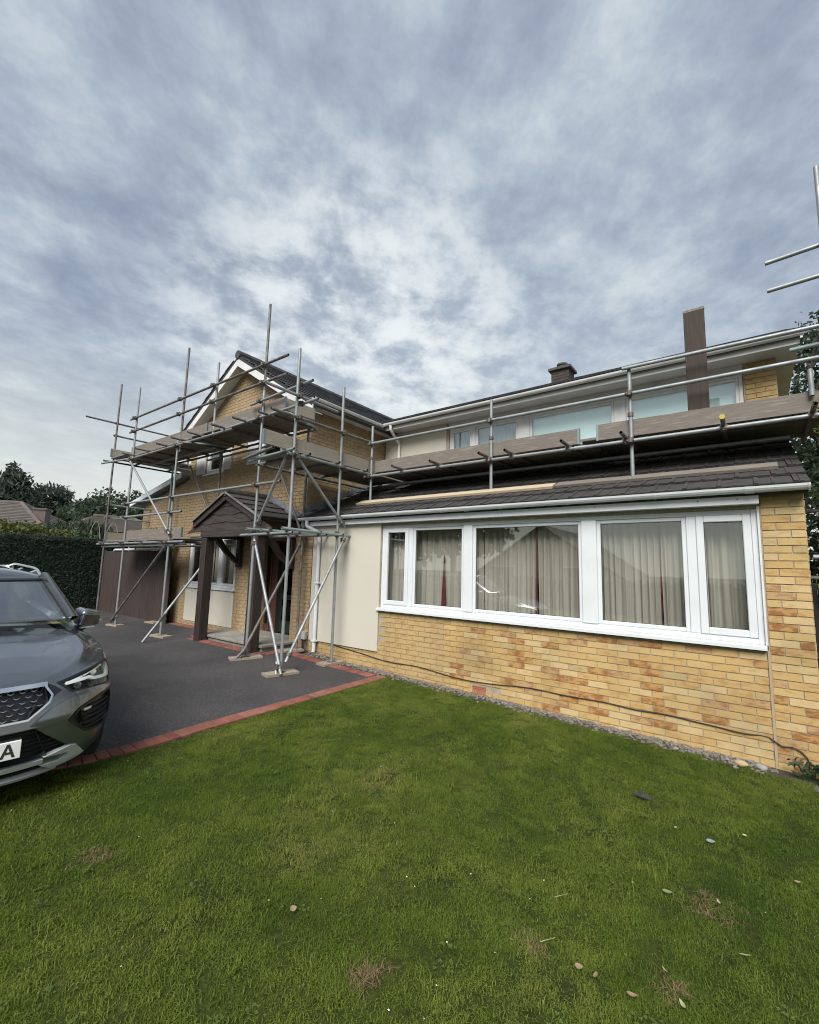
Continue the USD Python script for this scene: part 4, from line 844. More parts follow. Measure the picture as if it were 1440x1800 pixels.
# braces
def BR(p0, p1, m=None, cp=True):
    T(sa, 'brace', p0, p1, m)
    if cp:
        d = np.asarray(p1, float) - np.asarray(p0, float); L = np.linalg.norm(d); d /= L
        for t in (.08, L - .12): CP(sa, np.asarray(p0) + d * t, d, Z_)
BR((-12.85, yo - .06, 4.32), (-10.33, yo - .06, 2.36)); BR((-10.46, yo - .06, 2.12), (-12.98, yo - .06, 0.27), STEEL_D)
T(sa, 'brace', (-9.93, -1.66, 0.215), (-9.82, -1.30, 0.78), STEEL); T(sa, 'brace', (-9.84, -1.36, 0.70), (-9.66, -0.60, 1.90), STEEL); add('coupler', tube((-9.855, -1.41, .60), (-9.83, -1.33, .75), .032, 10, False), COUPLER, sa, smooth=35)
BR((-11.63, -.2, 4.20), (-10.55, -.2, 2.93), STEEL_D, False)
BR((-6.17, -1.36, 3.55), (-7.20, -1.17, 2.40)); BR((-6.05, -1.34, 3.53), (-6.05, -0.17, 2.46))
BR((-7.17, -1.19, 2.20), (-6.00, -1.38, 0.19)); BR((-7.25, -0.12, 2.23), (-7.27, -1.24, 0.235), STEEL_D); BR((-6.05, -0.14, 2.31), (-6.06, -1.26, 0.34))
BR((-8.06, -.22, 3.90), (-7.19, -.22, 2.46), STEEL_D, False)
# frame of rails beside the porch, about head height
for p0, p1, m in (((-7.62, -1.17, 2.28), (-5.95, -1.36, 2.27), None), ((-6.055, -1.48, 2.33), (-6.055, 0.06, 2.31), STEEL_T), ((-7.27, -1.30, 2.37), (-7.27, 0.02, 2.39), STEEL_T), ((-7.45, -0.22, 2.33), (-5.9, -0.34, 2.31), None),
                  ((-7.40, -0.72, 2.28), (-5.92, -0.70, 2.28), STEEL_D), ((-6.62, -1.45, 2.32), (-6.62, 0.0, 2.34), STEEL_T)):
    T(sa, 'ledger', p0, p1, m)
for p in ((-7.32, -1.14, 2.32), (-6.11, -1.33, 2.30), (-6.08, -0.32, 2.31), (-7.2, -0.2, 2.36), (-6.07, -0.72, 2.29), (-6.62, -1.30, 2.31), (-6.62, -0.27, 2.33), (-6.62, -0.71, 2.30)): CP(sa, p, X_, Y_)
T(sa, 'spigot', (-6.06, -1.42, .175), (-6.13, -1.36, .36), STEEL); T(sa, 'spigot', (-7.30, -1.30, .22), (-7.24, -1.18, .36), STEEL_D)
# side deck between wing and extension roof
rail(sa, 'ledger', (-6.11, -1.45, 3.505), (-6.11, 0.75, 3.515), (-1.30, -0.29), None, (.045, 0, 0), Y_); T(sa, 'ledger', (-7.2, -1.2, 3.50), (-7.2, 2.0, 3.50), STEEL_D)
rail(sa, 'guard_rail', (-6.11, -1.80, 4.11), (-6.11, 0.60, 4.13), (-1.30, -0.29), STEEL_D, (.045, 0, 0), Y_); rail(sa, 'guard_rail', (-6.11, -1.92, 4.475), (-6.11, -0.45, 4.46), (-1.30,), STEEL, (.045, 0, 0), Y_)
for y in (-1.1, -0.45, 0.25): T(sa, 'transom', (-7.35 if y < -.2 else -7.2, y, 3.545), (-5.95, y, 3.545), STEEL_D)
for k in range(4): x = -6.29 - k * .232; board(sa, (x, -1.32, 3.585), (x, 1.6, 3.585), m=BOARD_Y)
board(sa, (-6.16, -1.84, 3.69), (-6.16, 0.50, 3.69), up=(1, 0, 0), name='toe_board', m=BOARD_Y)
T(sa, 'transom', (-7.30, -1.30, 3.56), (-5.95, -1.42, 3.56), STEEL_T); T(sa, 'transom', (-7.5, -1.3, 3.62), (-6.3, -1.55, 3.60), STEEL_D)
# --- B: scaffold standing on the extension roof
sb = thing('scaffolding', 'long low scaffold deck standing on the extension roof before the upper windows', 'scaffolding', (-3, 0.46, 2.95))
yb = 0.46
for x, zt in ((-6.05, 4.45), (-3.56, 4.445), (-1.577, 4.455)):
    T(sb, 'standard', (x, yb, rz(yb) + .035), (x, yb, zt)); CP(sb, (x, yb - .04, 3.465), X_, Z_); CP(sb, (x, yb - .04, 4.09), X_, Z_); add('coupler', tube((x, yb, 3.80), (x, yb, 3.85), .036, 10, False), COUPLER, sb, smooth=35)
T(sb, 'ledger', (-6.18, yb - .05, 3.465), (-2.2, yb - .05, 3.465)); T(sb, 'ledger', (-2.2, yb - .05, 3.465), (2.2, yb - .05, 3.475)); add('coupler', tube((-2.28, yb - .05, 3.465), (-2.12, yb - .05, 3.465), .029, 10, False), STEEL, sb, smooth=35)
T(sb, 'ledger', (-6.9, 1.30, 3.455), (0.02, 1.30, 3.465), STEEL_D); T(sb, 'ledger', (-6.2, 0.98, 3.40), (0.0, 0.98, 3.41), STEEL)
T(sb, 'guard_rail', (-6.12, yb - .05, 4.095), (-3.4, yb - .05, 4.095)); T(sb, 'guard_rail', (-3.4, yb - .05, 4.095), (2.2, yb - .05, 4.08)); T(sb, 'guard_rail', (-1.65, yb - .05, 4.445), (2.2, yb - .05, 4.41))
for k, x in enumerate((-5.255, -4.495, -3.587, -3.191, -2.364, -1.635, -0.609, 0.15)):
    T(sb, 'transom', (x, 0.13 + rnd.uniform(-.03, .03), 3.513), (x + rnd.uniform(-.05, .05), 1.75, 3.513), STEEL_D)
    CP(sb, (x, yb - .05, 3.49), Y_, X_)
add('end_cap', tube((-0.609, 0.105, 3.513), (-0.609, 0.165, 3.513), .028, 12, False), mat('yellow_plastic', (0.42, 0.33, 0.05), rough=0.4), sb, label='yellow plastic cap on a tube end', smooth=35)
for k in range(5):
    y = 0.62 + k * .23; e1 = -2.15 + rnd.uniform(-.15, .15)
    board(sb, (-6.0, y, 3.556), (e1, y, 3.556)); board(sb, (e1 - .12, y, 3.594), (1.75, y, 3.57))
board(sb, (-5.99, 0.515, 3.655), (-2.235, 0.515, 3.655), up=(0, 1, 0), name='toe_board'); board(sb, (-2.015, 0.515, 3.665), (1.9, 0.515, 3.64), up=(0, 1, 0), name='toe_board')
# --- C: tower at the right hand gable
sc = thing('scaffolding', 'scaffold tower at the right end of the house with tube ends poking into the sky', 'scaffolding', (0.34, 0.46, 0))
for x, y, zt in ((0.36, yb, 6.28), (1.55, yb, 6.3), (0.36, 1.75, 3.5), (1.55, 1.75, 3.5)):
    T(sc, 'standard', (x, y, 0.04), (x, y, zt), STEEL_D if y > 1 else STEEL); T(sc, 'base_plate', (x, y, 0.034), (x, y, 0.04), COUPLER, .075)
rail(sc, 'guard_rail', (-0.135, yb, 5.305), (1.9, yb, 5.42), (0.36, 1.55)); rail(sc, 'guard_rail', (-0.135, yb, 4.97), (1.9, yb, 5.05), (0.36, 1.55))
rail(sc, 'ledger', (0.06, yb - .02, 2.005), (1.8, yb, 2.0), (0.36, 1.55)); rail(sc, 'ledger', (0.02, 1.75, 1.80), (1.8, 1.75, 1.80), (0.36,), STEEL_D); rail(sc, 'ledger', (0.04, 1.75, 2.62), (1.8, 1.75, 2.62), (0.36,), STEEL_D)
T(sc, 'puncheon', (0.165, yb, 3.70), (0.165, yb, 4.08)); add('end_cap', tube((0.165, yb, 4.0), (0.165, yb, 4.03), .032, 10, False), BLACK, sc, smooth=35)
T(sc, 'guard_rail', (0.02, yb + .06, 4.27), (1.8, yb + .06, 4.31), STEEL_T); T(sc, 'transom', (0.30, 0.2, 4.46), (0.30, 2.0, 4.46), STEEL_D); T(sc, 'transom', (0.32, 0.15, 4.06), (0.32, 2.0, 4.06), STEEL_D)
# --- loose boards
lp = thing('plank', 'dark scaffold board standing upright against the guard rails', 'plank', (-0.85, 0.62, 3.6))
add('board_face', mt(cbox(-0.957, -0.735, 0.568, 0.606, 3.60, 5.085, .004)), BOARD_Z, lp)
add('end_band', [box(-0.959, -0.733, 0.566, 0.608, 5.058, 5.088)], COUPLER, lp)
def sole(name, label, x0, x1, y, m, tilt=True, wd=.19, zo=.028):
    up = np.array([0, -sn, cs]); p = lambda x: np.array([x, y, rz(y)]) + up * zo
    return add(name, bar(p(x0), p(x1), wd, .034, up), m, None, label, 'board', 'sole boards on the extension roof')
sole('sole_board', 'pale new timber board lying on the roof tiles under the scaffold, left one', -6.26, -2.56, 0.40, NEWWOOD)
sole('sole_board', 'grey weathered board lying on the roof tiles, right of the pale one', -2.53, -0.16, 0.42, BOARD)
# --- timber pads under the standards
PADS = [('s1', (0.30, 0.2), 0.1, 'timber pad under the leftmost standard, by the hedge'), ('s2', (0.42, 0.21), 0.2, 'timber pad under the second standard from the left, with the brace foot'), ('s3', (0.50, .21), 0.15, 'timber pad under the standard left of the porch'),
        ('c', (0.52, .21), 1.25, 'timber pad under the standard in front of the right porch post'), ('d', (0.50, .22), 1.35, 'timber pad nearest the lawn, under the outermost standard'), ('e', (0.46, .22), 1.5, 'timber pad beside the pebble strip under the right standard'),
        ('f', (0.46, .22), 1.3, 'timber pad at the foot of the brick strip beside the door'), ('g', (0.4, .22), 0.1, 'timber pad by the wing wall at the end of the brown fence')]
foot['f'] = (-7.19, -0.30, 0); foot['g'] = (-12.40, -0.40, 0)
for k, (l, w_), ang, lab in PADS:
    x, y, _ = foot[k]; d = np.array([math.sin(ang), -math.cos(ang)]) if False else np.array([math.cos(ang), math.sin(ang)])
    z = gz(x, y) + 0.018 + .006
    p0 = np.array([x - d[0] * l / 2, y - d[1] * l / 2, z]); p1 = np.array([x + d[0] * l / 2, y + d[1] * l / 2, z])
    add('sole_pad', bar(p0, p1, w_, .036), PAD, None, lab, 'timber pad', 'timber pads under the scaffold standards')
# ------------------------------------------------------------------ the car
# car space: u = metres behind the nose, v = to its left, w = up; CARX maps it into the world
CPOS, CYAW, CPITCH = np.array([-4.40, -4.965, 0.075]), math.radians(-4.0), math.radians(1.3)
def carx(P):
    P = np.asarray(P, float); u, v, w_ = P[..., 0], P[..., 1], P[..., 2]
    x = -u; w2 = w_ + u * math.tan(CPITCH)
    c, s = math.cos(CYAW), math.sin(CYAW)
    return np.stack([CPOS[0] + x * c - v * s, CPOS[1] + x * s + v * c, CPOS[2] + w2], -1)
car = thing('parked_car', 'dark grey metallic car with silver roof rails parked nose towards the lawn', 'car', tuple(CPOS + np.array([-2.2, 0.15, 0])))
def cadd(name, mesh, m, parent=None, **k):
    if hasattr(mesh, 'to_mesh'): mesh = mt(mesh)
    if isinstance(mesh, list): mesh = cat_(mesh)
    v, f = (np.asarray(mesh[0], float), np.asarray(mesh[1], int)) if isinstance(mesh, tuple) else (np.array(mesh.vertices), np.array(mesh.faces))
    return add(name, (carx(v), f[:, ::-1]), m, parent or car, **k)      # u points back: mirrored, so faces are turned
PAINT = usdkit.material(stage, '/World/Looks/grey_car_paint', {'p': ('principled_bsdf', {'base_color': (0.165, 0.180, 0.193), 'metallic': 0.88, 'roughness': 0.25, 'coat_weight': 1.0, 'coat_roughness': 0.03}), 'g': ('geometry', {}),
    'n': ('noise_texture', {'scale': 2.2, 'detail': 5.0}), 'r': ('map_range', {'from_min': .3, 'from_max': .7, 'to_min': .02, 'to_max': .09, 'clamp': True})}, [('g.position', 'n.vector'), ('n.fac', 'r.value'), ('r.result', 'p.coat_roughness')], surface='p.BSDF')
BLACKP = mat('black_car_plastic', (0.012, 0.013, 0.014), rough=0.38)
MATTE = mat('matt_black_trim', (0.018, 0.018, 0.019), rough=0.7)
CHROME = mat('bright_chrome', (0.72, 0.74, 0.75), rough=0.12, metal=1.0)
SATIN = mat('satin_silver_trim', (0.52, 0.54, 0.54), (0.46, 0.48, 0.48), scale=5, rough=0.35, metal=0.25)
CARGLASS = glass_mat('car_glass', (0.55, 0.60, 0.62), 0.30, 0.65)
LENS = glass_mat('lamp_lens', (0.95, 0.97, 0.97), 0.04)
RAILM = mat('brushed_roof_rail', (0.50, 0.52, 0.52), rough=0.3, metal=0.9)
DRL = mat('white_lamp_guide', (0.82, 0.84, 0.82), rough=0.3)
SEATM = mat('car_seat_cloth', (0.03, 0.03, 0.033), rough=0.9)
HW = 0.915; LEN = 4.36
ip = lambda x, pts: np.interp(x, [p[0] for p in pts], [p[1] for p in pts])
# plan outline at a given height: nose setback, half width
W_S = np.array([0.20, 0.26, 0.34, 0.46, 0.58, 0.70, 0.80, 0.88])
UF = lambda w_: ip(w_, [(0.18, .12), (0.26, .045), (0.36, .015), (0.50, .0), (0.60, .005), (0.70, .03), (0.80, .075), (0.88, .125), (0.95, .17)])
UR = lambda w_: LEN - ip(w_, [(0.2, .16), (0.4, .03), (0.6, .0), (0.8, .05), (1.0, .10)])
HWf = lambda w_: ip(w_, [(0.2, .80), (0.30, .875), (0.45, .905), (0.62, .915), (0.75, .912), (0.85, .897), (0.95, .870), (1.02, .845)])
def plan(tq, w_):
    """point of the plan outline: tq 0 centre front .. 1 centre rear"""
    w_ = np.asarray(w_, float); uf, ur, hw = UF(w_), UR(w_), HWf(w_)
    n = 2.7; D = 0.74; Dr = 0.60
    a = np.clip(tq / 0.42, 0, 1); b = np.clip((1 - tq) / 0.35, 0, 1); m = np.clip((tq - .42) / (.65 - .42), 0, 1)
    th = a * math.pi / 2; v1 = hw * np.sin(th) ** (2 / n); u1 = uf + D * (1 - np.maximum(np.cos(th), 0) ** (2 / n))
    th2 = b * math.pi / 2; v2 = hw * np.sin(th2) ** (2 / n); u2 = ur - Dr * (1 - np.maximum(np.cos(th2), 0) ** (2 / n))
    um = uf + D + (ur - Dr - uf - D) * m
    u = np.where(tq < .42, u1, np.where(tq > .65, u2, um)); v = np.where(tq < .42, v1, np.where(tq > .65, v2, hw))
    return u, v
def edge_w(u):      # height of the upper body edge (bonnet edge, fender line, belt line)
    return ip(u, [(0, .80), (0.12, .82), (0.30, .868), (0.55, .925), (0.9, .975), (1.25, 1.0), (2.5, 1.045), (3.6, 1.08), (4.2, 1.04), (4.36, 0.98)])
def spine_w(u):     # height of the centre line of bonnet / deck under the cabin / tailgate
    return ip(u, [(0, .815), (.09, .845), (.18, .905), (0.4, .972), (0.7, 1.02), (0.98, 1.055), (1.3, 1.07), (3.6, 1.10), (4.2, 1.05), (4.36, 0.98)])
NT = 121
tq = np.linspace(0, 1, NT)
rings = []
levels = [0.20, 0.27, 0.36, 0.46, 0.56, 0.66, 0.76]
for w_ in levels:
    u, v = plan(tq, w_); rings.append(np.stack([u, v, np.full(NT, w_)], 1))
for fr_, off in ((0.5, 0.0), (1.0, 0.0)):
    u, v = plan(tq, 0.80); we = 0.76 + (edge_w(u) - 0.76) * fr_; u, v = plan(tq, we); v = v * (1 - 0.010 * fr_)
    rings.append(np.stack([u, v, we], 1))
ue, ve, we = rings[-1].T
for s in (0.985, 0.955, 0.92, 0.88, 0.85, 0.82, 0.79, 0.76, 0.70, 0.55, 0.36, 0.18, 0.0):
    uu = ue + (1 - s) * 0.16 * np.clip(1 - ue / .9, 0, 1) * (ve / HW) ** 2 * -1.0
    sw_ = spine_w(ue); k = s ** 2.6
    crease = 0.028 * np.exp(-((s - 0.82) / .06) ** 2) * np.clip(ue / .4, 0, 1) * np.clip((1.2 - ue) / .3, 0, 1)
    rings.append(np.stack([np.where(ue < .9, ue - (1 - s) * (ue - UF(0.85)) * np.clip(1 - ue / .9, 0, 1) * .0, uu), ve * s, sw_ + (we - sw_) * k + crease + 0.006 * (1 - s)], 1))
NR = len(rings)
Rg = np.stack(rings)                                   # NR x NT x 3
L_ = Rg[:, ::-1][:, 1:-1] * np.array([1, -1, 1])        # mirrored side
loop = np.concatenate([Rg, L_], 1); n_l = loop.shape[1]
V = loop.reshape(-1, 3); F = []
for r in range(NR - 1):
    for k in range(n_l):
        a, b = r * n_l + k, r * n_l + (k + 1) % n_l; F += [[a, b, b + n_l], [a, b + n_l, a + n_l]]
bc = len(V); V = np.vstack([V, [[2.2, 0, 0.20]]])
for k in range(n_l): F.append([(k + 1) % n_l, k, bc])
bodyt = trimesh.Trimesh(V, np.array(F), process=True, merge_tex=True); bodyt.merge_vertices(digits_vertex=5); bodyt.update_faces(bodyt.nondegenerate_faces())
if bodyt.volume < 0: bodyt.invert()
def fasc(v, w_):
    """u of the body surface at (v,w), for features on the nose"""
    w_ = np.asarray(w_, float); x = np.clip(np.abs(v) / HWf(w_), 0, .9995); n = 2.7
    return UF(w_) + 0.74 * (1 - (1 - x ** n) ** (1 / n))
def fpatch(poly, off, depth=0.0, size=0.05):
    """panel that follows the nose: outline in (v,w), its face off metres proud of the body, its sides depth deep"""
    P = Polygon(poly).buffer(0)
    v2, f2 = trimesh.creation.triangulate_polygon(P, engine='earcut'); v3, f3 = trimesh.remesh.subdivide_to_size(np.c_[v2, 0 * v2[:, 0]], f2, size)
    q = trimesh.Trimesh(v3, f3, process=True); v3, f3 = np.array(q.vertices), np.array(q.faces)
    vv, ww = v3[:, 0], v3[:, 1]; e = 1e-3; u0 = fasc(vv, ww); du = (fasc(vv + e, ww) - fasc(vv - e, ww)) / (2 * e); dw = (fasc(vv, ww + e) - fasc(vv, ww - e)) / (2 * e)
    nr = np.stack([-np.ones_like(du), du, dw], 1); nr /= np.linalg.norm(nr, axis=1, keepdims=True)
    top = np.stack([u0, vv, ww], 1) + nr * off
    ar = np.cross(top[f3[:, 1]] - top[f3[:, 0]], top[f3[:, 2]] - top[f3[:, 0]])
    if ar[:, 0].sum() > 0: f3 = f3[:, ::-1]
    if not depth: return top, f3
    bot = top - nr * depth; n = len(top)
    ed = np.vstack([f3[:, [0, 1]], f3[:, [1, 2]], f3[:, [2, 0]]]); key = {tuple(sorted(x)): 0 for x in ed}
    for x in ed: key[tuple(sorted(x))] += 1
    side = []
    for a, b in ed:
        if key[tuple(sorted((a, b)))] == 1: side += [[b, a, a + n], [b, a + n, b + n]]
    return np.vstack([top, bot]), np.vstack([f3, f3[:, ::-1] + n, np.array(side)])
def mir(m):
    v, f = m; return np.array(v) * np.array([1, -1, 1]), np.array(f)[:, ::-1]
def line_patch(pts, wd, off, depth, closed=False):
    """a strip of width wd along a line in (v,w)"""
    from shapely.geometry import LineString, LinearRing
    g_ = (LinearRing(pts) if closed else LineString(pts)).buffer(wd / 2, cap_style=2, join_style=2, mitre_limit=3)
    return fpatch(g_, off, depth, 0.04)
GR = [(-.37, .815), (.37, .815), (.415, .745), (.40, .705), (.285, .618), (-.285, .618), (-.40, .705), (-.415, .745)]
INT = [(-.33, .555), (.33, .555), (.555, .365), (.42, .345), (-.42, .345), (-.555, .365)]
FOG = [(.535, .555), (.60, .615), (.72, .655), (.845, .672), (.868, .60), (.868, .47), (.84, .405), (.66, .435)]
HL = [(.455, .815), (.60, .845), (.775, .878), (.835, .872), (.862, .80), (.845, .715), (.70, .735), (.54, .742)]
LOW = [(-.36, .30), (.36, .30), (.47, .235), (-.47, .235)]
SKH = [(.40, .325), (.54, .325), (.60, .31), (.575, .285), (.47, .275)]
cuts = []
for P_, dpt in ((GR, .055), (INT, .07), (FOG, .045), (HL, .06), (LOW, .05)):
    a = fpatch(P_, 0.03, 0.03 + dpt, .06); cuts.append(a)
    if P_ in (FOG, HL): cuts.append(mir(a))
def mani(v, f):
    q = trimesh.Trimesh(v, f, process=True); q.merge_vertices(digits_vertex=6); q.update_faces(q.nondegenerate_faces())
    trimesh.repair.fix_normals(q)
    return m3.Manifold(m3.Mesh(np.array(q.vertices, np.float32), np.array(q.faces, np.uint32)))
body_m = mani(np.array(bodyt.vertices), np.array(bodyt.faces))
ok = body_m.volume() > 1
WB0, WB1, WR = 0.87, 3.50, 0.345
if ok:
    for u in (WB0, WB1):
        for s in (-1, 1):
            c_ = m3.Manifold.cylinder(0.5, 0.385, 0.385, 48).rotate([90, 0, 0]).translate([u, s * 0.93 + 0.25, 0.335]); body_m = body_m - c_
    cab = m3.Manifold.cube([2.5, 1.44, 0.9]).translate([1.25, -.72, 0.45]); body_m = body_m - cab
    for a in cuts:
        cm = mani(*a)
        if cm.volume() > 0: body_m = body_m - cm
cadd('body', mt(body_m), PAINT, smooth=32)
# cabin: rings from the belt to the roof, split into pillars, roof and glass
def cab_ring(h):
    """plan loop of the cabin at h 0 belt .. 1 roof edge, from windscreen centre to the rear centre (left half)"""
    uf = 0.93 + 0.78 * h; ur = 4.22 - 0.40 * h - .1 * h * h; hw = 0.822 - 0.212 * h ** 1.1
    wz = 1.01 + 0.475 * h
    return uf, ur, hw, wz
def cab_pt(tt, h):
    """tt 0..1 along the half loop: 0 windscreen centre, .3 front corner, .78 rear corner, 1 rear centre"""
    uf, ur, hw, wz = cab_ring(h); tt = np.asarray(tt, float)
    a = np.clip(tt / .30, 0, 1); s_ = np.clip((tt - .30) / .48, 0, 1); b = np.clip((tt - .78) / .22, 0, 1)
    bow = 0.17 - .05 * h
    u1 = uf + bow * a ** 2.2; v1 = hw * (0.955 * a)
    u0 = uf + bow; u3 = ur - .10
    us = u0 + (u3 - u0) * s_; vs = hw * (0.955 + 0.045 * np.sin(np.pi * np.clip(s_ * 1.2, 0, 1) ** .7) - .08 * np.clip(s_ - .5, 0, 1))
    u2 = u3 + .10 * (1 - (1 - b) ** 2); ve_ = hw * (0.955 - .04); v2 = ve_ * (1 - b)
    u = np.where(tt <= .30, u1, np.where(tt <= .78, us, u2)); v = np.where(tt <= .30, v1, np.where(tt <= .78, vs, v2))
    z = wz + 0.035 * (1 - (v / hw) ** 2) * np.clip(1 - tt / .3, 0, 1) * (1 - h) + 0 * u
    z = z + np.where(tt > .3, 0.055 * (1 - h) * np.clip((tt - .3) / .4, 0, 1), 0)
    return np.stack([u, v, z], -1)
def cab_patch(t0, t1, h0, h1, off=0.0, nt=14, nh=8, inset=None, thick=0.0):
    T_, H_ = np.meshgrid(np.linspace(t0, t1, nt), np.linspace(h0, h1, nh), indexing='ij')
    P = np.zeros(T_.shape + (3,))
    for j in range(nh): P[:, j] = cab_pt(T_[:, j], H_[0, j])
    du = np.gradient(P, axis=0); dh = np.gradient(P, axis=1); nr = np.cross(du, dh); nr /= np.linalg.norm(nr, axis=2, keepdims=True) + 1e-9
    c = np.array([2.4, 0, 1.1])
    if ((P - c) * nr).sum() < 0: nr = -nr; fl_ = True
    else: fl_ = False
    Q = (P + nr * off).reshape(-1, 3); i, j = np.meshgrid(np.arange(nt - 1), np.arange(nh - 1), indexing='ij'); a = (i * nh + j).ravel()
    f = np.vstack([np.stack([a, a + nh, a + nh + 1], 1), np.stack([a, a + nh + 1, a + 1], 1)])
    if fl_: f = f[:, ::-1]
    if thick:
        Q2 = (P + nr * (off - thick)).reshape(-1, 3); n = len(Q); side = []
        b_ = [i_ * nh for i_ in range(nt)] + [(nt - 1) * nh + j_ for j_ in range(1, nh)] + [i_ * nh + nh - 1 for i_ in range(nt - 2, -1, -1)] + [j_ for j_ in range(nh - 2, 0, -1)]
        for x, y in zip(b_, b_[1:] + b_[:1]): side += [[x, y, y + n], [x, y + n, x + n]]
        f = np.vstack([f, f[:, ::-1] + n, np.array(side)]); Q = np.vstack([Q, Q2])
    return Q, f
def both(m): return [m, mir(m)]
pil = []
for t0, t1 in ((.287, .305), (.50, .53), (.66, .69), (.775, .84)): pil += both(cab_patch(t0, t1, -0.12, 1.0, 0.0, 6, 8, thick=.05))
pil += both(cab_patch(0.0, .30, 0.93, 1.0, 0.0, 12, 3, thick=.04)); pil += both(cab_patch(0.30, .84, 0.90, 1.0, 0.0, 16, 3, thick=.04)); pil += both(cab_patch(0.84, 1.0, 0.86, 1.0, 0.0, 8, 3, thick=.04)); pil += both(cab_patch(0.84, 1.0, -.12, .18, 0.0, 8, 3, thick=.04))
pil += both(cab_patch(0.30, .84, -0.14, .03, 0.0, 16, 3, thick=.04))
cadd('pillars', pil, PAINT, smooth=40)
# roof skin
nt, nh = 40, 9
tt = np.linspace(0, 1, nt); ed_ = cab_pt(tt, 1.0); rows_r = []
for s in np.linspace(1, 0, nh):
    z = ed_[:, 2] + 0.085 * (1 - s ** 2.4) * np.clip((ed_[:, 0] - 1.55) / .35, 0.25, 1) * np.clip((4.0 - ed_[:, 0]) / .5, .3, 1)
    rows_r.append(np.stack([ed_[:, 0], ed_[:, 1] * s, z], 1))
RR = np.stack(rows_r); i, j = np.meshgrid(np.arange(nh - 1), np.arange(nt - 1), indexing='ij'); a = (i * nt + j).ravel()
f = np.vstack([np.stack([a, a + 1, a + nt + 1], 1), np.stack([a, a + nt + 1, a + nt], 1)])
half = (RR.reshape(-1, 3), f[:, ::-1] if np.cross(RR[0, 21] - RR[0, 20], RR[1, 20] - RR[0, 20])[2] < 0 else f)
under = (half[0] - np.array([0, 0, .03]), half[1][:, ::-1])
cadd('roof', both(half) + both(under), PAINT, smooth=40)
ws = cab_patch(0.0, .288, -0.04, .94, .004, 14, 10)
cadd('windscreen', both(ws), CARGLASS, smooth=True)
cadd('windscreen_border', both(cab_patch(0, .289, -0.14, -0.03, .006, 14, 3, thick=.01)) + both(cab_patch(.281, .289, -.04, .95, .007, 3, 8, thick=.006)) + both(cab_patch(0, .289, .925, .955, .007, 14, 3, thick=.006)), BLACKP, smooth=40)
for s_ in (0, 1):
    for t0, t1 in ((.305, .50), (.53, .66), (.69, .775)):
        m_ = cab_patch(t0, t1, .03, .90, -.006, 8, 6); cadd('side_window', m_ if s_ == 0 else mir(m_), CARGLASS, smooth=True)
cadd('rear_window', both(cab_patch(.84, 1.0, .18, .86, -.006, 8, 6)), CARGLASS, smooth=True)
cadd('cowl', [mt(cbox(0.985, 1.25, -.66, .66, 0.985, 1.035, .01))], MATTE)
# inside
cadd('dashboard', [mt(cbox(1.28, 1.75, -.68, .68, 0.86, 1.02, .04))], SEATM)
for s_ in (-1, 1):
    for u in (2.15, 3.05):
        st = [mt(cbox(u, u + .5, s_ * .36 - .24, s_ * .36 + .24, .46, .62, .05)), mt(cbox(u + .42, u + .56, s_ * .36 - .22, s_ * .36 + .22, .60, 1.14, .05)), mt(cbox(u + .46, u + .56, s_ * .36 - .12, s_ * .36 + .12, 1.16, 1.34, .04))]
        cadd('seat', st, SEATM)
cadd('rear_mirror', [mt(cbox(1.62, 1.66, -.12, .12, 1.33, 1.40, .012))], BLACKP)
wheel_ = [sweep([(1.72 + .05 * math.sin(a), .36 + .18 * math.cos(a), .98 + .18 * math.sin(a)) for a in np.linspace(0, 2 * math.pi, 25)], .014, 7)]
cadd('steering_wheel', wheel_, BLACKP, smooth=True)
# roof rails
for s_ in (1, -1):
    pts = [(1.80, .560, 1.492), (1.88, .562, 1.512), (2.03, .566, 1.538), (2.4, .570, 1.552), (3.1, .566, 1.554), (3.5, .556, 1.540), (3.68, .548, 1.505)]
    pp = smooth_path([(a, s_ * b, c) for a, b, c in pts], 6)
    cadd('roof_rail', [sweep(pp, .0125, 8)], RAILM, smooth=40)
# door mirrors
for s_ in (1, -1):
    q = []
    for a, b, c, r in ((1.30, .90, 1.045, .045), (1.33, 1.02, 1.065, .040), (1.27, .91, 1.135, .045), (1.30, 1.02, 1.130, .035), (1.43, .90, 1.05, .05), (1.43, 1.035, 1.065, .045), (1.43, .90, 1.14, .05), (1.43, 1.035, 1.135, .04)):
        ic = trimesh.creation.icosphere(2, r); q.append(np.array(ic.vertices) * .85 + [a + .05, s_ * (.90 + (b - .90) * .95 - .05), c + .015 + (b - .9) * -.12])
    dm = cadd('door_mirror', mt(m3.Manifold.hull_points(np.vstack(q))), PAINT, smooth=45)
    q2 = []
    for a, b, c, r in ((1.38, .76, .985, .025), (1.38, .87, 1.01, .022), (1.46, .76, .985, .025), (1.46, .87, 1.01, .022)):
        ic = trimesh.creation.icosphere(1, r); q2.append(np.array(ic.vertices) + [a, s_ * b, c])
    add('mirror_foot', (lambda z: (carx(z[0]), z[1][:, ::-1]))(mt(m3.Manifold.hull_points(np.vstack(q2)))), BLACKP, dm)
    b_ = [bar((1.318, s_ * .83, 1.020), (1.345, s_ * .945, 1.024), .03, .012)]
    add('mirror_trim', (lambda z: (carx(z[0]), z[1][:, ::-1]))(cat_(b_)), SATIN, dm)
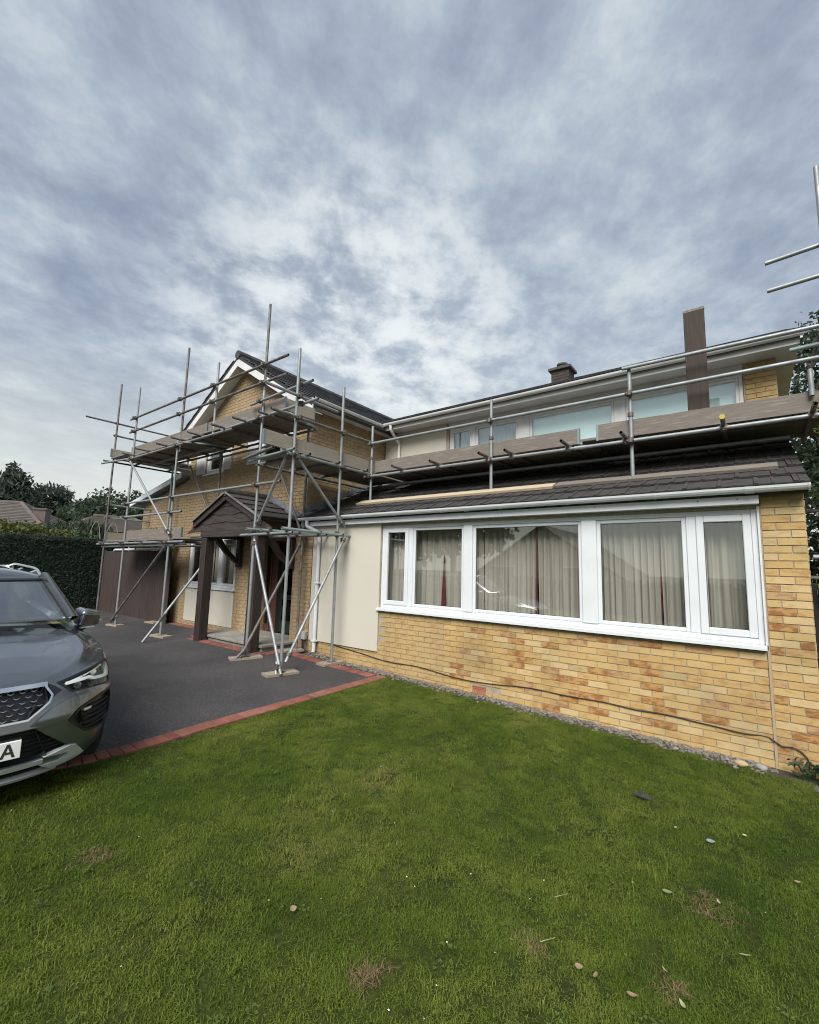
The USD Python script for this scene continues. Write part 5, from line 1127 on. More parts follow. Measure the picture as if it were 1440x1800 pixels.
# nose details
cadd('grille', [fpatch(GR, -0.045, 0.0)], BLACKP)
stud = []
for r_ in range(6):
    ww = .795 - r_ * .032
    for c in range(-6, 7):
        vv = (c + (.5 if r_ % 2 else 0)) * .064
        lim = .36 - max(0, (.705 - ww)) * 1.25
        if abs(vv) > lim: continue
        s_ = .020
        stud.append(fpatch([(vv - s_, ww + .006), (vv, ww - .002), (vv + s_, ww + .005), (vv + s_ * .6, ww - .003), (vv, ww - .008), (vv - s_ * .6, ww - .003)], -0.018, .026, .2))
cadd('grille_studs', stud, mat('grille_stud_metal', (0.33, 0.34, 0.35), rough=0.25, metal=0.9), kind='stuff')
cadd('grille_frame', [line_patch(GR, .013, .010, .03, True), line_patch([(-.385, .817), (.385, .817)], .026, .014, .03)], CHROME, smooth=30)
for z_ in both(fpatch([(.38, .825), (.43, .80), (.475, .765), (.43, .735), (.418, .76)], .004, .02)): cadd('grille_corner', z_, BLACKP)
for z_ in both(fpatch([(.30, .575), (.42, .665), (.56, .715), (.72, .715), (.83, .705), (.83, .688), (.72, .672), (.585, .628), (.50, .565), (.36, .56)], .016, .05, .03)): cadd('bumper_blade', z_, PAINT, smooth=50)
for s_ in (0, 1):
    k_ = (lambda m: m) if s_ == 0 else mir
    hl = cadd('headlight', k_(fpatch(HL, -0.052, 0.0)), BLACKP)
    def sub(name, mesh, m): add(name, (carx(mesh[0]), mesh[1][:, ::-1]), m, hl, smooth=35)
    sub('light_guide', cat_([k_(line_patch([(.505, .800), (.665, .806), (.70, .790), (.832, .772), (.846, .865)], .021, -.002, .02)), k_(line_patch([(.50, .802), (.66, .832), (.78, .858)], .010, -.006, .02))]), DRL)
    sub('projector', cat_([k_(fpatch(Polygon([(.60 + .03 * math.cos(t), .775 + .022 * math.sin(t)) for t in np.linspace(0, 6.2, 14)]), -.03, .02)), k_(fpatch(Polygon([(.73 + .03 * math.cos(t), .828 + .018 * math.sin(t)) for t in np.linspace(0, 6.2, 14)]), -.03, .02))]), CHROME)
    sub('lens', k_(fpatch(HL, .002, 0.0, .04)), LENS)
    sub('bezel', k_(line_patch(HL, .012, .003, .012, True)), BLACKP)
    fg = cadd('fog_vent', k_(fpatch(FOG, -.035, 0.0)), BLACKP)
    sl_ = []
    for q in range(5):
        w0 = .465 + q * .036; sl_.append(k_(line_patch([(.60 + .02 * q - .0 * q, w0 - .01 * (4 - q) * .3), (.862, w0 - .012)], .010, -.008, .02)))
    add('slat', (lambda z: (carx(z[0]), z[1][:, ::-1]))(cat_(sl_)), MATTE, fg, kind='stuff')
    add('fog_lamp', (lambda z: (carx(z[0]), z[1][:, ::-1]))(k_(fpatch([(.63, .60), (.69, .602), (.685, .585), (.64, .582)], -.006, .02))), DRL, fg)
    add('surround', (lambda z: (carx(z[0]), z[1][:, ::-1]))(k_(line_patch(FOG, .016, .006, .03, True))), BLACKP, fg)
    cadd('skid_corner', k_(fpatch([(.40, .345), (.555, .372), (.60, .36), (.675, .265), (.62, .245), (.465, .24), (.385, .292), (.50, .285), (.555, .315), (.53, .33)], .012, .035)), SATIN, smooth=30)
cadd('intake', [fpatch(INT, -.06, 0.0)], MATTE)
cadd('intake_mesh', [line_patch([(-.5, .36 + .028 * q), (.5, .36 + .028 * q)], .005, -.035, .015) for q in range(1, 7)] , BLACKP, kind='stuff')
cadd('lower_grille', [fpatch(LOW, -.04, 0)], MATTE)
cadd('lower_slats', [line_patch([(-.42, .252 + .02 * q), (.42, .252 + .02 * q)], .006, -.012, .02) for q in range(3)], BLACKP, kind='stuff')
cadd('skid_bar', [line_patch([(-.40, .318), (.40, .318)], .030, .010, .03), line_patch([(-.50, .225), (.50, .225)], .022, .010, .035)], SATIN, smooth=30)
cadd('bumper_lip', [fpatch([(-.80, .20), (.80, .20), (.86, .33), (.70, .30), (.55, .21), (-.55, .21), (-.70, .30), (-.86, .33)], .006, .02)], MATTE)
# number plate: only its right end is in view
plate = cadd('number_plate', [mt(cbox(-0.034, -0.022, -.26, .26, .405, .517, .003))], mat('white_plate', (0.72, 0.74, 0.72), rough=0.35))
tm = meshkit.text_mesh('A', 0.079, 0.0012, bold=True); tv = np.array(tm.vertices); tv = np.stack([-0.0342 - tv[:, 2], .155 + tv[:, 0], .4225 + tv[:, 1]], 1)
add('letter', (carx(tv), np.array(tm.faces)), BLACK, plate)
cadd('plate_holder', [mt(cbox(-0.022, 0.01, -.262, .262, .40, .522, .003))], BLACKP)
# wheels
def revolve_v(prof, n=40):
    q = trimesh.creation.revolve(np.array(prof, float), sections=n); v = np.array(q.vertices); return np.stack([v[:, 0], v[:, 2], v[:, 1]], 1), np.array(q.faces)[:, ::-1]
TYRE = mat('tyre_rubber', (0.018, 0.018, 0.019), rough=0.85)
for u in (WB0, WB1):
    for s_ in (1, -1):
        tp = [(.23, -.10), (.30, -.112), (.335, -.10), (WR, -.07), (WR, .07), (.335, .10), (.30, .112), (.23, .10), (.23, -.10)]
        v, f = revolve_v(tp); wc = np.array([u, s_ * .79, WR]); wv = wc + v
        wh = cadd('wheel', (wv, f), TYRE, smooth=35)
        rim = [revolve_v([(.0, .085), (.06, .085), (.065, .06), (.20, .05), (.232, .105), (.236, .10), (.21, -.1), (.0, .02), (.0, .085)], 30)]
        rv = [(wc + a * np.array([1, s_, 1]), b if s_ > 0 else b[:, ::-1]) for a, b in rim]
        for k in range(10):
            a = k * 2 * math.pi / 10 + .2; e0 = wc + np.array([.05 * math.cos(a), s_ * .088, .05 * math.sin(a)]); e1 = wc + np.array([.222 * math.cos(a), s_ * .10, .222 * math.sin(a)]); rv.append(bar(e0, e1, .03, .02, (0, 1, 0)))
        add('rim', (lambda z: (carx(z[0]), z[1][:, ::-1]))(cat_(rv)), SATIN, wh, smooth=35)
def vside(u, w_):
    t = np.clip((u - UF(w_)) / .74, 0, 1); t2 = np.clip((UR(w_) - u) / .60, 0, 1)
    return float(HWf(w_) * min((1 - (1 - t) ** 2.7) ** (1 / 2.7), (1 - (1 - t2) ** 2.7) ** (1 / 2.7)))
for u in (WB0, WB1):
    for s_ in (1, -1):
        pts = []
        for t in np.linspace(-.1, math.pi + .1, 22):
            a_, w_ = u + .40 * math.cos(t), .335 + .40 * math.sin(t); pts.append((a_, s_ * (vside(a_, w_) - .004), w_))
        cadd('arch_trim', [bar(pts[i], pts[i + 1], .03, .03, (0, 1, 0)) for i in range(21)], MATTE)
for u in (WB0, WB1):
    for s_ in (1, -1):
        sh = m3.Manifold.cylinder(0.50, 0.40, 0.40, 40) - m3.Manifold.cylinder(0.50, 0.382, 0.382, 40)
        sh = sh.rotate([90, 0, 0]).translate([u, .86 if s_ > 0 else -.36, 0.335]); sh = sh ^ m3.Manifold.cube([1, 2, 1]).translate([u - .5, -1, .20])
        cadd('wheel_well', mt(sh), MATTE)
cadd('underbody', [mt(cbox(0.35, 4.1, -.62, .62, .20, .42, .02))], MATTE)
# ------------------------------------------------------------------ vegetation and the neighbourhood
def leaf_mat(name, c1, c2, scale=1.2, transl=0.3, rough=0.55, c3=None):
    return mat(name, c1, c2, scale=scale, rough=rough, transl=transl, island=0.35, spec=0.3, c3=c3, lo=0.35, hi=0.65)
def leaf_quads(P, size, rng, up_bias=0.0, aspect=0.6, droop=0.0):
    """a small folded diamond leaf at every point"""
    n = len(P); d = rng.standard_normal((n, 3)); d[:, 2] -= droop * 1.5; d /= np.linalg.norm(d, axis=1, keepdims=True)
    q = rng.standard_normal((n, 3)); q[:, 2] += up_bias; s = np.cross(d, q); s /= np.linalg.norm(s, axis=1, keepdims=True) + 1e-9
    L = size * rng.uniform(.7, 1.3, (n, 1)); nr = np.cross(s, d)
    a = P - d * L / 2; b = P + d * L / 2; c = P + s * L * aspect / 2 + nr * L * .08; e = P - s * L * aspect / 2 + nr * L * .08
    V = np.stack([a, c, b, e], 1).reshape(-1, 3); k = np.arange(n)[:, None] * 4
    return V, np.vstack([k + [0, 1, 2], k + [0, 2, 3]])
def crown_points(blobs, n_cl, per, spread, rng, hollow=0.55):
    """leaf positions in clumps spread through ellipsoids (cx,cy,cz,rx,ry,rz)"""
    B = np.array(blobs, float); wts = (B[:, 3] * B[:, 4] * B[:, 5]) ** (2 / 3); wts /= wts.sum()
    k = rng.choice(len(B), n_cl, p=wts); d = rng.standard_normal((n_cl, 3)); d /= np.linalg.norm(d, axis=1, keepdims=True)
    r = hollow + (1 - hollow) * rng.uniform(0, 1, (n_cl, 1)) ** .5; r *= 0.86 + 0.28 * rng.uniform(0, 1, (n_cl, 1))
    c = B[k, :3] + d * r * B[k, 3:6]
    return (c[:, None] + rng.standard_normal((n_cl, per, 3)) * spread * np.array([1, 1, .7])).reshape(-1, 3)
BARK = mat('tree_bark', (0.07, 0.055, 0.042), (0.11, 0.09, 0.07), scale=5, rough=0.9, bump=0.8, bscale=14, stretch=(6, 6, 1))
def tree(name, label, cat, base, h, blobs, m, n_cl, per, spread, leaf, seed, group=None, trunk_r=None, limbs=6, aspect=.6, droop=0.0, hollow=.55, trunk_top=.7):
    rng = np.random.default_rng(seed); base = np.asarray(base, float)
    t = thing(name, label, cat, tuple(base), group)
    r0 = trunk_r or h * .028
    tr = [sweep(smooth_path([base + [0, 0, -.2], base + [.02 * h * rng.uniform(-1, 1), .02 * h * rng.uniform(-1, 1), h * .35], base + [0.02 * h * rng.uniform(-1, 1), .02 * h, h * trunk_top]], 4), np.linspace(r0, r0 * .35, 9), 9)]
    B = [(base[0] + b[0], base[1] + b[1], base[2] + b[2], b[3], b[4], b[5]) for b in blobs]
    for k in range(limbs):
        b = B[rng.integers(len(B))]; st = base + [0, 0, h * rng.uniform(.25, trunk_top * .9)]; en = np.array(b[:3]) + rng.uniform(-.4, .4, 3) * np.array(b[3:6])
        md = (st + en) / 2 + [0, 0, -.03 * h]; tr.append(sweep(smooth_path([st, md, en], 4), np.linspace(r0 * .38, r0 * .08, 9), 6))
    add('trunk', tr, BARK, t, smooth=40)
    P = crown_points(B, n_cl, per, spread, rng, hollow)
    P = P[P[:, 2] > base[2] + .05]
    add('crown', leaf_quads(P, leaf, rng, .6, aspect, droop), m, t)
    return t
CONIF = leaf_mat('conifer_green', (0.075, 0.105, 0.085), (0.115, 0.145, 0.115), transl=.4)
DARKL = leaf_mat('dark_leaf', (0.06, 0.094, 0.056), (0.092, 0.128, 0.074), transl=.4)
MIDL = leaf_mat('mid_green_leaf', (0.05, 0.085, 0.042), (0.085, 0.125, 0.06))
YELL = leaf_mat('yellow_green_leaf', (0.10, 0.13, 0.03), (0.17, 0.19, 0.05))
WEEP = leaf_mat('grey_green_leaf', (0.06, 0.085, 0.05), (0.10, 0.13, 0.075))
HEDGE = leaf_mat('hedge_leaf', (0.040, 0.066, 0.047), (0.060, 0.092, 0.063), scale=1.2, transl=.15, rough=.8)
def gbase(px, py, dist):
    p = at_dist(px, py, dist); return np.array([p[0], p[1], 0.2]), p[2]
# conifer at the left edge: tiers of drooping boughs
b, zt = gbase(27, 818, 46); H = zt - .2
tier = []
for k in range(15):
    f_ = k / 14; r_ = (1 - f_) ** .8 * H * .34 + .15; z_ = H * (.12 + .86 * f_)
    for q in range(5):
        a = q * 1.256 + k * 1.9; tier.append((math.cos(a) * r_ * .6, math.sin(a) * r_ * .6, z_, r_ * .55, r_ * .55, .35))
tree('conifer', 'tall pointed conifer behind the hedge at the left edge', 'tree', b, H, tier, CONIF, 1500, 12, .22, .55, 11, limbs=10, droop=.6, trunk_top=.97, hollow=.2, aspect=.35)
b, zt = gbase(88, 850, 50); H = zt - .2
tree('pine_tree', 'dark layered pine right of the pointed conifer', 'tree', b, H, [(0, 0, H * .86, 1.8, 1.8, .9), (.5, 1.6, H * .72, 1.8, 2.0, .8), (-.5, -1.2, H * .66, 2, 2.2, 1.0), (.3, 2.3, H * .55, 1.7, 2.0, .8), (0, .4, H * .45, 2.4, 2.8, 1.1), (0, -1.5, H * .34, 2.2, 2.4, 1.1), (0, 1.6, H * .28, 2.2, 2.4, 1.0)], CONIF, 900, 12, .25, .5, 12, aspect=.35)
b, zt = gbase(130, 890, 62); H = zt - .2
tree('garden_tree', 'small rounded tree in the dip between pine and broad tree', 'tree', b, H, [(0, 0, H * .7, 3.4, 4.0, H * .28), (0, -3, H * .5, 3, 3, H * .3), (0, 3.2, H * .55, 3, 3.2, H * .3)], MIDL, 620, 12, .4, .5, 13)
b, zt = gbase(213, 867, 46); H = zt - .2
tree('broad_tree', 'broad round tree behind the scaffold at the left', 'tree', b, H, [(0, 0, H * .68, 3.2, 3.3, H * .30), (0, -2.2, H * .52, 2.6, 2.6, H * .28), (0, 2.3, H * .55, 2.8, 2.6, H * .28), (0, 3.6, H * .4, 2.2, 2.2, H * .25)], DARKL, 1100, 13, .35, .36, 14)
b, zt = gbase(172, 893, 58); H = zt - .2
tree('garden_tree', 'small tree just left of the broad round tree', 'tree', b, H, [(0, 0, H * .7, 2.2, 2.4, H * .3), (0, 1.5, H * .45, 2.2, 2.4, H * .3)], MIDL, 350, 12, .35, .45, 15)
b, zt = gbase(150, 908, 24); H = zt - .2
tree('weeping_tree', 'weeping tree with hanging grey green sprays above the hedge', 'tree', b, H, [(0, 0, H * .82, .8, 1.0, .35), (0, -.5, H * .62, .7, .9, .7), (0, .5, H * .6, .7, .8, .7), (0, 0, H * .5, 1.0, 1.2, .6)], WEEP, 420, 14, .12, .28, 16, droop=2.2, aspect=.22)
arcs = thing('bare_shrub', 'arching pale bare stems beside the weeping tree', 'shrub', tuple(at_dist(170, 940, 23)))
for k, (x0, x1, yt) in enumerate(((118, 132, 931), (158, 176, 916), (186, 208, 920), (95, 97, 925))):
    p0, p1, p2 = at_dist(x1, 948, 23), at_dist((x0 + x1) / 2 + 3, yt, 23), at_dist(x0, 938, 23)
    add('stem', sweep(smooth_path([np.r_[p0[:2], .3], p0, p1, p2], 6), np.linspace(.016, .008, 19), 6), mat('pale_stem', (0.32, 0.29, 0.25), rough=.8) if k == 0 else '/World/Looks/pale_stem', arcs, smooth=True)
b, zt = gbase(28, 914, 20); H = zt - .2
tree('golden_shrub', 'yellow green shrub along the top of the hedge at the left edge', 'shrub', b, H, [(0, -1.2, H * .8, .7, 1.2, .45), (0, 0, H * .82, .7, 1.0, .42), (0, 1.0, H * .76, .7, .9, .4)], YELL, 420, 12, .1, .12, 17, limbs=8)
b, zt = gbase(85, 922, 21); H = zt - .2
tree('shrub', 'olive shrub between the golden shrub and the bare stems', 'shrub', b, H, [(0, 0, H * .82, .6, .9, .4), (0, .9, H * .78, .6, .7, .4)], MIDL, 220, 12, .1, .13, 18, limbs=6)
tree('golden_shrub', 'yellow green shrub showing over the brown fence against the brick', 'shrub', (-13.3, -0.13, .2), 2.5, [(-.5, 0, 2.15, .55, .10, .28), (.2, 0, 2.2, .5, .10, .25), (.75, 0, 2.1, .35, .1, .28)], YELL, 130, 12, .06, .09, 19, limbs=5, trunk_r=.03)
# hedge
hx0, hx1, hy0, hy1, hz = -17.5, -16.42, -10.5, 0.25, 2.42
hedge = thing('hedge', 'tall clipped dark green hedge along the far side of the driveway', 'hedge', (-17, -4, .2))
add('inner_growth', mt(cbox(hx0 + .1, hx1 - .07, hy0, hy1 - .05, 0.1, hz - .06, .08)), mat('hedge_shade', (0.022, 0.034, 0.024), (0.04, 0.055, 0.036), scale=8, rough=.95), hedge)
rng = np.random.default_rng(21)
n1 = 52000; P1 = np.stack([hx1 - .05 + rng.normal(0, .022, n1) + .05 * (meshkit.fbm(np.stack([np.zeros(n1), rng.uniform(0, 1, n1), rng.uniform(0, 1, n1)], 1) * 3, 2) - .5), rng.uniform(-6.5, hy1, n1), rng.uniform(.15, hz, n1)], 1)
n2 = 11000; P2 = np.stack([rng.uniform(hx0, hx1, n2), rng.uniform(hy0, hy1, n2), hz - .03 + rng.normal(0, .03, n2)], 1)
n3 = 2000; P3 = np.stack([rng.uniform(hx0, hx1, n3), hy1 + rng.normal(0, .03, n3), rng.uniform(.15, hz, n3)], 1)
add('foliage', leaf_quads(np.vstack([P1, P2, P3]), .052, rng, 0, .55), HEDGE, hedge)
# brown fence
fence = thing('timber_fence', 'tall brown vertical board fence between hedge and brick wing', 'fence', (-14, -.28, .25))
x = -16.35
while x < -12.12:
    wdt = rnd.uniform(.145, .155); add('fence_board', mt(cbox(x, x + wdt - .006, -.29 + rnd.uniform(-.004, .004), -.268, .22 + rnd.uniform(0, .03), 2.05 + rnd.uniform(-.004, .004), .003)), FENCEWOOD, fence); x += wdt
for z in (.55, 1.75): add('rail', box(-16.35, -12.1, -.267, -.22, z, z + .07), FENCEWOOD, fence)
add('white_gutter', sweep([(-15.6, -.30, 2.055), (-15.55, -.30, 2.085), (-12.6, -.30, 2.10)], .03, 8), UPVC, None, 'thin white pipe along the top of the brown fence', 'pipe', smooth=40)
# neighbours' houses
NROOF = mat('brown_tile_roof', (0.078, 0.068, 0.060), (0.11, 0.098, 0.088), scale=3, rough=.9, bump=.6, bscale=18)
NROOF2 = mat('red_brown_tile_roof', (0.088, 0.072, 0.063), (0.115, 0.094, 0.083), scale=3, rough=.9, bump=.6, bscale=18)
NWALL = mat('pale_neighbour_wall', (0.45, 0.40, 0.33), rough=.9)
def hip_house(label, p_ridge, length, half, drop, roofm, chim=True, turn=0.0):
    """bungalow with its ridge along y; p_ridge is the ridge end that shows"""
    x, y, z = p_ridge; ze = z - drop
    t = thing('bungalow', label, 'house', (x, y - length / 2, .2))
    ct, st_ = math.cos(turn), math.sin(turn); add0 = globals()['add']
    def add(name, mesh, m, parent=None, **kw):
        v, f = cat_(mesh) if isinstance(mesh, list) else mesh
        v = np.asarray(v, float) - [x, y, 0]; v = np.stack([v[:, 0] * ct - v[:, 1] * st_, v[:, 0] * st_ + v[:, 1] * ct, v[:, 2]], 1) + [x, y, 0]
        return add0(name, (v, f), m, parent, **kw)
    ya, yb_ = y - length, y
    R = np.array([[x, yb_, z], [x, ya, z], [x - half, yb_ + half * .9, ze], [x + half, yb_ + half * .9, ze], [x + half, ya - half * .9, ze], [x - half, ya - half * .9, ze]])
    f = np.array([[0, 1, 4], [0, 4, 3], [0, 3, 2], [0, 2, 5], [0, 5, 1], [1, 5, 4], [2, 3, 4], [2, 4, 5]])
    rf = add('roof', (R, f), roofm, t)
    tr = []
    nrow = 14
    for k in range(nrow):                          # tile courses as low steps on the side facing us
        s0, s1 = k / nrow, (k + 1) / nrow
        e = [np.array([x + half * s, yb_ + half * .9 * s, z - drop * s]) for s in (s0, s1)]; g_ = [np.array([x + half * s, ya - half * .9 * s, z - drop * s]) for s in (s0, s1)]
        up = np.array([drop, 0, half]) / math.hypot(drop, half) * .03
        v = np.array([e[0] + up * .1, e[1] + up * 1.3, g_[1] + up * 1.3, g_[0] + up * .1, e[1], g_[1]]); tr.append((v, np.array([[0, 1, 2], [0, 2, 3], [1, 4, 5], [1, 5, 2]])))
        e2 = [np.array([x - half * s, yb_ + half * .9 * s, z - drop * s]) for s in (s0, s1)]; up = np.array([0, drop, half * .9]) / math.hypot(drop, half * .9) * .03
        v = np.array([e2[0] + up * .1, e2[1] + up * 1.3, e[1] + up * 1.3, e[0] + up * .1, e2[1], e[1]]); tr.append((v, np.array([[0, 1, 2], [0, 2, 3], [1, 4, 5], [1, 5, 2]])))
    add('tile_courses', tr, roofm, rf, kind='stuff')
    add('hip_tiles', [sweep([R[0], R[3]], .11, 8), sweep([R[0], R[2]], .11, 8), sweep([R[0], R[1]], .11, 8)], roofm, rf)
    o = .45; wl = box(x - half + o, x + half - o, ya - half * .9 + o, yb_ + half * .9 - o, 0.1, ze - .02)
    add('wall', wl, NWALL, t)
    for yy in (yb_ + half * .9 - 2.6, yb_ - 1.5, yb_ - 5):
        wv, wf = cat_(ring(yy - .8, yy + .8, ze - 1.5, ze - .35, .08, -.02, .05)); wn = add('window', (np.stack([x + half - o - wv[:, 1], wv[:, 0], wv[:, 2]], 1), wf), UPVC, t)
        add('glazing', box(x + half - o + .001, x + half - o + .012, yy - .72, yy + .72, ze - 1.42, ze - .43), DARKIN, wn)
    if chim: add('chimney', [box(x + 1.0, x + 1.6, yb_ + half * .55, yb_ + half * .55 + .6, ze, z - drop * .35), box(x + .95, x + 1.65, yb_ + half * .55 - .05, yb_ + half * .55 + .65, z - drop * .35, z - drop * .35 + .1)], NROOF2, rf)
    return t
hip_house('neighbouring bungalow with hipped brown tile roof behind the hedge', at_dist(38, 884, 36), 9.0, 2.6, 1.45, NROOF, True, math.radians(-38))
hip_house('neighbouring bungalow with low red brown roof behind the weeping tree', at_dist(236, 913, 33), 2.2, 2.0, 1.0, NROOF2, False)
# tree and hedge at the right
tree('oak_tree', 'dark leafy tree behind the right end of the house', 'tree', (1.7, 10.5, 0), 9.2, [(0, 0, 6.6, 2.0, 2.2, 2.2), (-.7, -.3, 5.2, 1.7, 1.8, 1.6), (1.0, .5, 5.0, 1.8, 1.8, 1.8), (-.4, .2, 3.6, 1.7, 1.8, 1.4), (.2, 0, 8.0, 1.3, 1.3, 1.0)], DARKL, 1500, 12, .16, .15, 31, limbs=14, trunk_r=.2)
tree('laurel_shrub', 'dark laurel beside the right gable under the scaffold tower', 'shrub', (1.35, 3.2, 0), 3.6, [(0, 0, 2.6, 1.1, .9, .9), (-.4, -.3, 1.7, .9, .8, .9), (.5, .2, 1.5, 1.0, .9, .9), (0, 0, 3.2, .7, .7, .5)], DARKL, 700, 12, .10, .13, 32, limbs=8, trunk_r=.06)
pf = thing('dark_fence', 'black stained board fence closing the side passage', 'fence', (1, 2.0, 0))
for k in range(14): add('fence_board', mt(cbox(.06 + k * .152, .06 + k * .152 + .147, 1.98, 2.0, 0.02, 1.72 + rnd.uniform(-.005, .005), .003)), mat('black_stain', (0.010, 0.010, 0.010), (0.02, 0.02, 0.02), scale=6, rough=.8, stretch=(8, 8, .6)) if k == 0 else '/World/Looks/black_stain', pf)
# sprigs in front of the tower
spr = thing('bamboo_sprig', 'yellow green leafy sprigs reaching in at the right edge', 'shrub', (0.95, 0.05, 0))
rng = np.random.default_rng(33); pts_l = []; st_ = []
for tp in (onY(1428, 705, 0.10), onY(1436, 760, .05), onY(1432, 872, 0.05), onY(1428, 1025, .0)):
    root = np.array([0.95, 0.05, max(0.3, tp[2] - 1.2)]); mid = (root + tp) / 2 + [0.05, 0, .25]
    c = smooth_path([root, mid, tp], 8); st_.append(sweep(c, np.linspace(.008, .003, len(c)), 5))
    for k in range(8, len(c)):
        for q in range(3): pts_l.append(c[k] + rng.normal(0, .035, 3))
st_.append(sweep([(0.95, .05, 0), (0.95, .05, 3.2)], .012, 6))
add('stem', st_, MIDL, spr); add('leaves', leaf_quads(np.array(pts_l), .09, rng, .3, .24, .4), YELL, spr)
# weeds at the foot of the pier
for lab, c, n_, hh in (('low dark weed at the foot of the brick pier beneath the cable end', (-0.13, -0.14), 60, .16), ('leafy weed right of the cable at the wall corner', (0.06, -0.20), 80, .14)):
    rng = np.random.default_rng(int(n_)); z0 = 0.0
    wd_ = thing('weed', lab, 'weed', (c[0], c[1], z0)); P = np.stack([c[0] + rng.normal(0, .07, n_), c[1] + rng.normal(0, .05, n_), z0 + rng.uniform(.01, hh, n_)], 1)
    add('leaves', leaf_quads(P, .07, rng, .8, .5), MIDL, wd_); add('stem', [sweep([(c[0], c[1], z0), p * .6 + np.array([c[0], c[1], z0]) * .4, p], .0025, 4) for p in P[:25]], MIDL, wd_)
drn = thing('drain_grate', 'small grey drain cover in the grass where the black cable ends', 'drain', (-0.06, -.30, 0))
add('frame', [mt(cbox(-.12, .02, -.36, -.25, -.01, .018, .004))], mat('grey_drain', (0.10, 0.105, 0.10), rough=.7), drn)
for k in range(4): add('bar', box(-.105, .005, -.345 + k * .024, -.333 + k * .024, .0185, .024), '/World/Looks/grey_drain', drn)
# ------------------------------------------------------------------ across the road, seen only in the window glass
ap = onY(952, 922, 20.0); ap = np.array([ap[0], -20.0, ap[2]])
oh = thing('gabled_house', 'house across the road whose gable is mirrored in the long window', 'house', (ap[0], ap[1], 0))
gw = 4.6; ez = ap[2] - 3.1
add('wall', [prism_y([(ap[0] - gw, 0), (ap[0] + gw, 0), (ap[0] + gw, ez), (ap[0], ap[2] - .15), (ap[0] - gw, ez)], ap[1] - 8, ap[1])], mat('far_house_wall', (0.42, 0.38, 0.33), rough=.9), oh)
for s in (-1, 1): add('roof_slope', [prism_y([(ap[0], ap[2]), (ap[0] + s * (gw + .4), ez - .27), (ap[0] + s * (gw + .4), ez - .42), (ap[0], ap[2] - .15)][::s], ap[1] - 8.3, ap[1] + .3)], NROOF, oh)
for xx in (-2.6, 2.0):
    for zz in (.9, 3.4):
        if zz + 1.2 > ez + 1: continue
        wn = add('window', ring(ap[0] + xx - .9, ap[0] + xx + .9, zz, zz + 1.2, .08, ap[1] - .02, ap[1] + .04), UPVC, oh); add('glazing', box(ap[0] + xx - .82, ap[0] + xx + .82, ap[1] + .001, ap[1] + .02, zz + .08, zz + 1.12), DARKIN, wn)
for k, (x, y, h, s) in enumerate(((-17, -21, 9.5, 41), (-25, -24, 11, 42), (4.5, -23, 8.5, 43), (11, -20, 9, 44), (-33, -20, 8, 45))):
    tree('street_tree', ['round tree left of the mirrored gable', 'tall tree across the road beyond the hedge end', 'tree right of the mirrored gable', 'tree across the road furthest right', 'tree across the road furthest left'][k] + ', behind the viewer', 'tree', (x, y, 0), h, [(0, 0, h * .68, 2.6, 2.6, h * .26), (-1.6, .5, h * .5, 2.2, 2.2, h * .22), (1.7, -.3, h * .52, 2.3, 2.2, h * .22)], DARKL, 420, 10, .4, .5, s, 'trees across the road')
rh = thing('hedge', 'clipped hedge across the road behind the viewer', 'hedge', (-5, -15, 0)); add('foliage', leaf_quads(np.stack([nrg.uniform(-22, 14, 9000), -15 + nrg.normal(0, .35, 9000), nrg.uniform(.1, 1.5, 9000)], 1), .22, nrg, 0, .6), DARKL, rh)
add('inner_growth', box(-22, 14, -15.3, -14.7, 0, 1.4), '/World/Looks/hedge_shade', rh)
# ------------------------------------------------------------------ grass
GRASS = usdkit.material(stage, '/World/Looks/grass_blades', {
    'g': ('geometry', {}), 'n': ('noise_texture', {'scale': 0.9, 'detail': 5.0, 'roughness': 0.6}), 'n2': ('noise_texture', {'scale': 5.0, 'detail': 4.0}), 'n3': ('noise_texture', {'scale': 120.0, 'detail': 2.0}),
    'r': ('rgb_ramp', {'ramp': [(0.30, (0.070, 0.120, 0.017)), (0.43, (0.116, 0.168, 0.025)), (0.55, (0.162, 0.204, 0.036)), (0.68, (0.230, 0.234, 0.066))]}),
    'r2': ('rgb_ramp', {'ramp': [(0.3, (0.72, 0.78, 0.7)), (0.7, (1.2, 1.15, 1.1))]}), 'm': ('mix_color', {'blend_type': 'multiply', 'fac': 1.0}),
    'r3': ('rgb_ramp', {'ramp': [(0.30, (0.62, 0.7, 0.6)), (0.60, (1.05, 1.05, 1.0)), (0.74, (1.7, 1.5, 1.6))]}), 'm2': ('mix_color', {'blend_type': 'multiply', 'fac': 1.0, 'use_clamp': False}),
    'p': ('principled_bsdf', {'roughness': 0.55, 'specular_ior_level': 0.25}), 't': ('translucent_bsdf', {}), 'mx': ('mix_closure', {'fac': 0.35})},
    [('g.position', 'n.vector'), ('g.position', 'n2.vector'), ('g.position', 'n3.vector'), ('n.fac', 'r.fac'), ('n2.fac', 'r2.fac'), ('r.color', 'm.a'), ('r2.color', 'm.b'), ('n3.fac', 'r3.fac'), ('m.result', 'm2.a'), ('r3.color', 'm2.b'),
     ('m2.result', 'p.base_color'), ('m2.result', 't.color'), ('p.BSDF', 'mx.closure1'), ('t.BSDF', 'mx.closure2')], surface='mx.closure')
DEAD = mat('dead_grass', (0.13, 0.085, 0.042), (0.19, 0.13, 0.065), scale=30, rough=.9)
